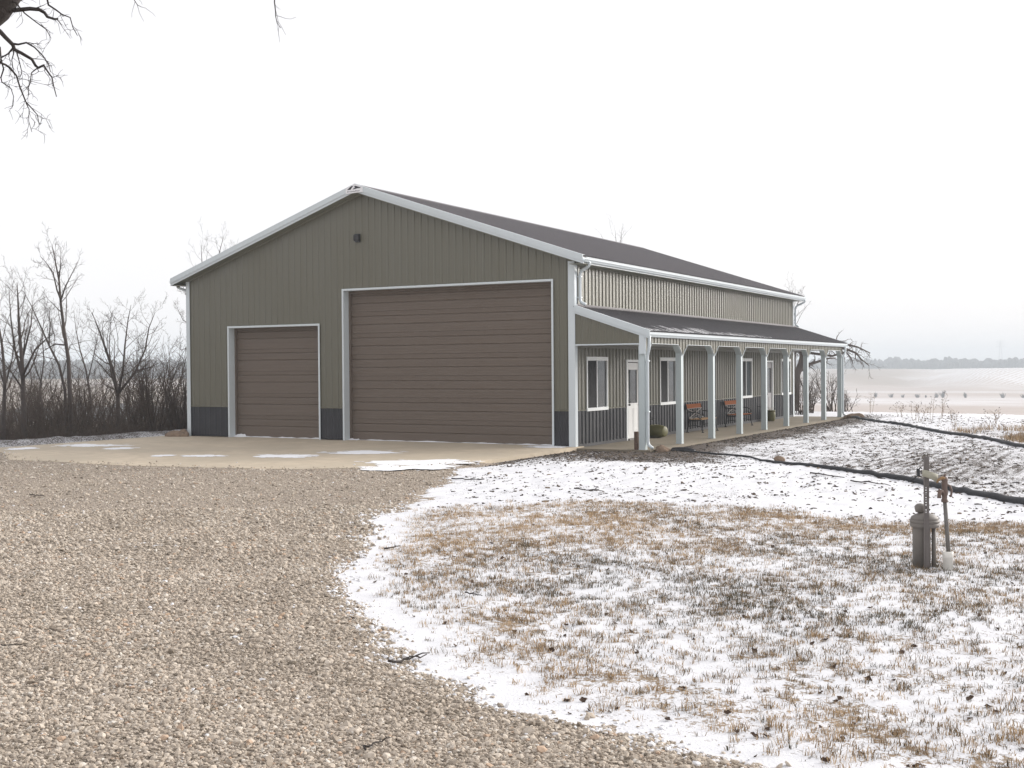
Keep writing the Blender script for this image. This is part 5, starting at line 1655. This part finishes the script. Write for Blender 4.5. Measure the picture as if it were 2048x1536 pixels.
stick(gp(778, 1330), gp(850, 1309), .010, 1, 'dark forked stick on the gravel beside the snow edge', 2)
stick(gp(722, 1510), gp(768, 1490), .007, 2, 'short thin stick half sunk in the foreground gravel', 1)
stick(gp(770, 1095), gp(802, 1088), .012, 3, 'stick at the tip of the snow beside the gravel', 1)
stick(gp(905, 956), gp(968, 958), .014, 4, 'thin stick on the snow near the apron corner', 1)
stick(gp(1620, 942), gp(1690, 953), .016, 5, 'dark stick lying just below the black sock', 2)
stick(gp(1700, 960), gp(1780, 967), .014, 6, 'long dark stick on the snow left of the well', 1)
stick(gp(1150, 976), gp(1210, 985), .012, 7, 'stick lying on snow in the middle of the soil strip', 1)
stick(gp(0, 1294), gp(60, 1292), .005, 8, 'thin pale stick on the gravel at the left edge', 0)
stick(gp(60, 990), gp(88, 993), .010, 9, 'dark twig on the gravel near the far left edge', 1)
stick(gp(930, 1178), gp(965, 1186), .008, 10, 'brown twig resting on the snowy lawn', 1)

def leaf_mesh(seed):
    rr = random.Random(seed); b = MB(); vv = []
    nx_, ny_ = 5, 3
    for i in range(nx_ + 1):
        t = i / nx_
        w_ = math.sin(math.pi * min(1, t * .92 + .06)) * .45 * (1 + .25 * math.sin(9 * t + seed))
        for j in range(ny_ + 1):
            s_ = (j / ny_ - .5) * 2
            vv.append((t - .5, s_ * w_, .35 * s_ * s_ * w_ + .22 * (t - .5) ** 2 * (1 + .8 * math.sin(seed)) + rr.uniform(-.03, .03)))
    m_ = ny_ + 1
    ff = [(i * m_ + j, (i + 1) * m_ + j, (i + 1) * m_ + j + 1, i * m_ + j + 1) for i in range(nx_) for j in range(ny_)]
    b.add(vv, ff)
    me = b.mesh('fallen_leaf', MAT['leaf'])
    return me
lm = [leaf_mesh(k) for k in range(5)]
rr = random.Random(31)
cnt = 0
while cnt < 130:
    px_, py_ = rr.uniform(730, 2060), rr.uniform(1010, 1530)
    p = gp(px_, py_)
    if float(sd_gravel(np.array([p[0]]), np.array([p[1]]))[0]) > -.12: continue
    o = bpy.data.objects.new('fallen_leaf', lm[cnt % 5]); link(o)
    s_ = rr.uniform(.028, .062)
    o.location = (p[0], p[1], gz1(p) + s_ * .12); o.scale = (s_, s_ * rr.uniform(.7, 1.1), s_ * rr.uniform(.8, 2.0))
    o.rotation_euler = (rr.gauss(0, .5), rr.gauss(0, .4), rr.uniform(0, 6.28))
    tag(o, 'small dark curled leaf lying on the snowy lawn', 'leaf', 'fallen leaves on the snowy lawn')
    cnt += 1

# dry weeds standing on the brow behind the far sock
def weed(seed, p, hgt, label):
    rr = random.Random(seed); t = empty('dry_weed', p); tag(t, label, 'weed', 'dry weeds on the brow of the slope')
    s_, hd = MB(), MB()
    for k in range(rr.randint(3, 6)):
        a = rr.uniform(0, 6.28); l = hgt * rr.uniform(.6, 1.0); q = rr.uniform(.05, .3)
        P = [np.array([rr.gauss(0, .08), rr.gauss(0, .08), -.05])]
        for i in range(5): P.append(P[-1] + np.array([math.cos(a) * q * l / 5 + rr.gauss(0, .02), math.sin(a) * q * l / 5 + rr.gauss(0, .02), l / 5]))
        s_.tube(P, [.006, .0055, .005, .0045, .004, .003], 4)
        for i in (3, 4, 5):
            for m_ in range(2):
                e_ = P[i] + np.array([rr.gauss(0, .12), rr.gauss(0, .12), rr.uniform(.03, .16)])
                s_.tube([P[i], e_], [.004, .003], 3)
                if rr.random() < .5: hd.lathe([(.003, -.015), (.015, -.004), (.015, .009), (.004, .02)], tuple(e_), 7)
    s_.build('stem', MAT['weed'], t); hd.build('seed_head', MAT['bark'], t)
for i, (q, t_, hgt, lab) in enumerate((((1746, 850), 52, 1.0, 'single dry weed just right of the far porch end'), ((1828, 862), 46, .9, 'dry weed with dark seed heads behind the sock'), ((1846, 866), 45, .7, 'short dry weed beside the tallest weed'), ((1862, 868), 44, 1.3, 'tallest branching dry weed on the brow'),
                                      ((1908, 874), 42, .55, 'low dry weed at the start of the brown grass'), ((1990, 880), 40, .6, 'dry weed standing in the brown grass near the photo edge'), ((1880, 866), 47, .8, 'pale dry weed right of the tallest weed'), ((1800, 858), 49, .6, 'small dry weed left of the seed head weeds'))):
    p = at(*q, t_); p[2] = gz1(p)
    weed(200 + i, p, hgt, lab)

# ================================================================== far country
def far_shrub(seed, px, py, wpx, hpx, lab):
    d = 600.0
    for _ in range(30):
        p = at(px, py, d)
        zg = gz1(p)
        d *= max(.8, min(1.25, (CAM[2] - zg) / max(.5, CAM[2] - p[2])))
    p = at(px, py, d); p[2] = gz1(p)
    rr = random.Random(seed); T = Tree(seed, 'field_shrub', lab, 'shrub', 'bare shrubs along the field line', 'fieldshrub', 'fieldshrub')
    T.base = p; hh = hpx * d / FPX; ww = wpx * d / FPX
    for k in range(16):
        a = rr.uniform(0, 6.28); q = rr.uniform(0, .5) * ww
        P, rad = T.wander(p + np.array([math.cos(a) * q * .4, math.sin(a) * q * .4, -.2]), [math.cos(a) * q / hh, math.sin(a) * q / hh, 1], hh * rr.uniform(.6, 1.05), .10, .05, 4, .12, .02, 4, 't')
        T.twigs(P, rad, 7, .4, 1, .2, .03, (25, 60), .3, .2, .05)
    T.done()
for i, (x_, w_, h_, lab) in enumerate(((1751, 8, 11, 'round distant shrub, nearest the porch on the field line'), (1783, 9, 9, 'distant shrub second from the porch'), (1806, 6, 7, 'small faint distant shrub between two larger ones'), (1834, 9, 9, 'distant shrub below the notch of the far hill'), (1851, 5, 6, 'tiny distant shrub left of the twin shrubs'),
                                       (1873, 9, 10, 'left one of the two touching distant shrubs'), (1886, 11, 15, 'tallest distant shrub of the field line'), (1931, 11, 11, 'round distant shrub standing alone'), (2006, 12, 11, 'distant shrub close to the right edge'), (2046, 7, 8, 'distant shrub cut by the right edge'))):
    far_shrub(300 + i, x_, 795 + (x_ - 1750) * .003, w_, h_, lab)

def woods(name, az0, az1, d0, rows, hmean, seed, label, step=5.0, mat='farwood', low=None):
    """a far wood: rows of ragged crowns standing on the land"""
    rr = np.random.default_rng(seed); b = MB()
    for k in range(rows):
        d = d0 + k * 16
        n_ = int(R(az1 - az0) * d / step)
        for i in range(n_):
            a = R(az0) + R(az1 - az0) * (i + rr.random()) / n_
            dd = d + rr.normal(0, 6)
            x_, y_ = CAM[0] - math.sin(a) * dd, CAM[1] + math.cos(a) * dd
            z_ = float(land(np.array([x_]), np.array([y_]))[0])
            big = fbm(np.array([math.degrees(a) * 3.0]), np.array([k * 2.0 + seed]), 1.0, 3, seed)[0]
            h_ = hmean * (.45 + 1.1 * big) * rr.uniform(.75, 1.2)
            w_ = step * rr.uniform(1.3, 2.4)
            # an open crown: irregular upright double cone
            m_ = 6; prof = [(.6, 0), (1.0, .3), (1.05, .6), (.85, .82), (.35, 1.0)]; vv = []
            for (q, hq) in prof:
                for j in range(m_):
                    t = 2 * math.pi * j / m_
                    f_ = q * w_ * .5 * rr.uniform(.7, 1.25)
                    vv.append((x_ + math.cos(t) * f_, y_ + math.sin(t) * f_, z_ - .5 + h_ * hq * rr.uniform(.93, 1.05)))
            b.add(vv, [(r_ * m_ + j, r_ * m_ + (j + 1) % m_, (r_ + 1) * m_ + (j + 1) % m_, (r_ + 1) * m_ + j) for r_ in range(4) for j in range(m_)] + [tuple(4 * m_ + j for j in range(m_))])
    o = b.build(name, MAT[mat]); return tag(o, label, 'woods', kind='stuff')
woods('far_woods', 3.5, 18.5, 1340, 4, 9.0, 1, 'hazy blue line of woods along the far horizon', 4.0)
woods('hill_woods', 40, 56, 800, 9, 7.5, 2, 'hazy wooded hill behind the left trees', 5.0)
woods('hedge_line', 44, 56, 440, 2, 4.5, 3, 'dark hedge line across the fields on the left', 4.0)

tw = empty('transmission_tower', tuple(at(2001, 714, 1500)))
tag(tw, 'faint lattice power tower on the far horizon', 'tower')
b = MB(); hh = 21.0
zb = tw.location[2]
for sx_ in (-1, 1):
    for sy_ in (-1, 1):
        b.tube([(sx_ * 3, sy_ * 3, -14), (sx_ * 1.2, sy_ * 1.2, hh * .45), (sx_ * .5, sy_ * .5, hh)], .07, 4)
for k in range(7):
    z0, z1 = -2 + k * 3.1, 1.1 + k * 3.1
    f0, f1 = 2.4 - k * .27, 2.1 - k * .27
    b.tube([(-f0, -f0, z0), (f1, -f1, z1)], .07, 3); b.tube([(f0, -f0, z0), (-f1, -f1, z1)], .07, 3)
b.build('lattice', MAT['steel_far'], tw)
b = MB()
for z_ in (hh * .62, hh * .78, hh * .93): b.tube([(-5, 0, z_), (0, 0, z_ + .9), (5, 0, z_)], .13, 4)
b.build('cross_arm', MAT['steel_far'], tw)

# ================================================================== winter haze
hz = bpy.data.materials.new('haze_air'); hz.use_nodes = True
nt = hz.node_tree; nt.nodes.clear()
ho = nt.nodes.new('ShaderNodeOutputMaterial'); pv = nt.nodes.new('ShaderNodeVolumePrincipled')
pv.inputs['Color'].default_value = (0.88, 0.945, 1.0, 1); pv.inputs['Density'].default_value = HAZE = 0.0008
pv.inputs['Anisotropy'].default_value = 0.0
nt.links.new(pv.outputs[0], ho.inputs['Volume'])
b = MB(); b.box(-2700, 2700, -700, 2700, -19, 34)
o = b.build('haze', hz); tag(o, kind='stuff')
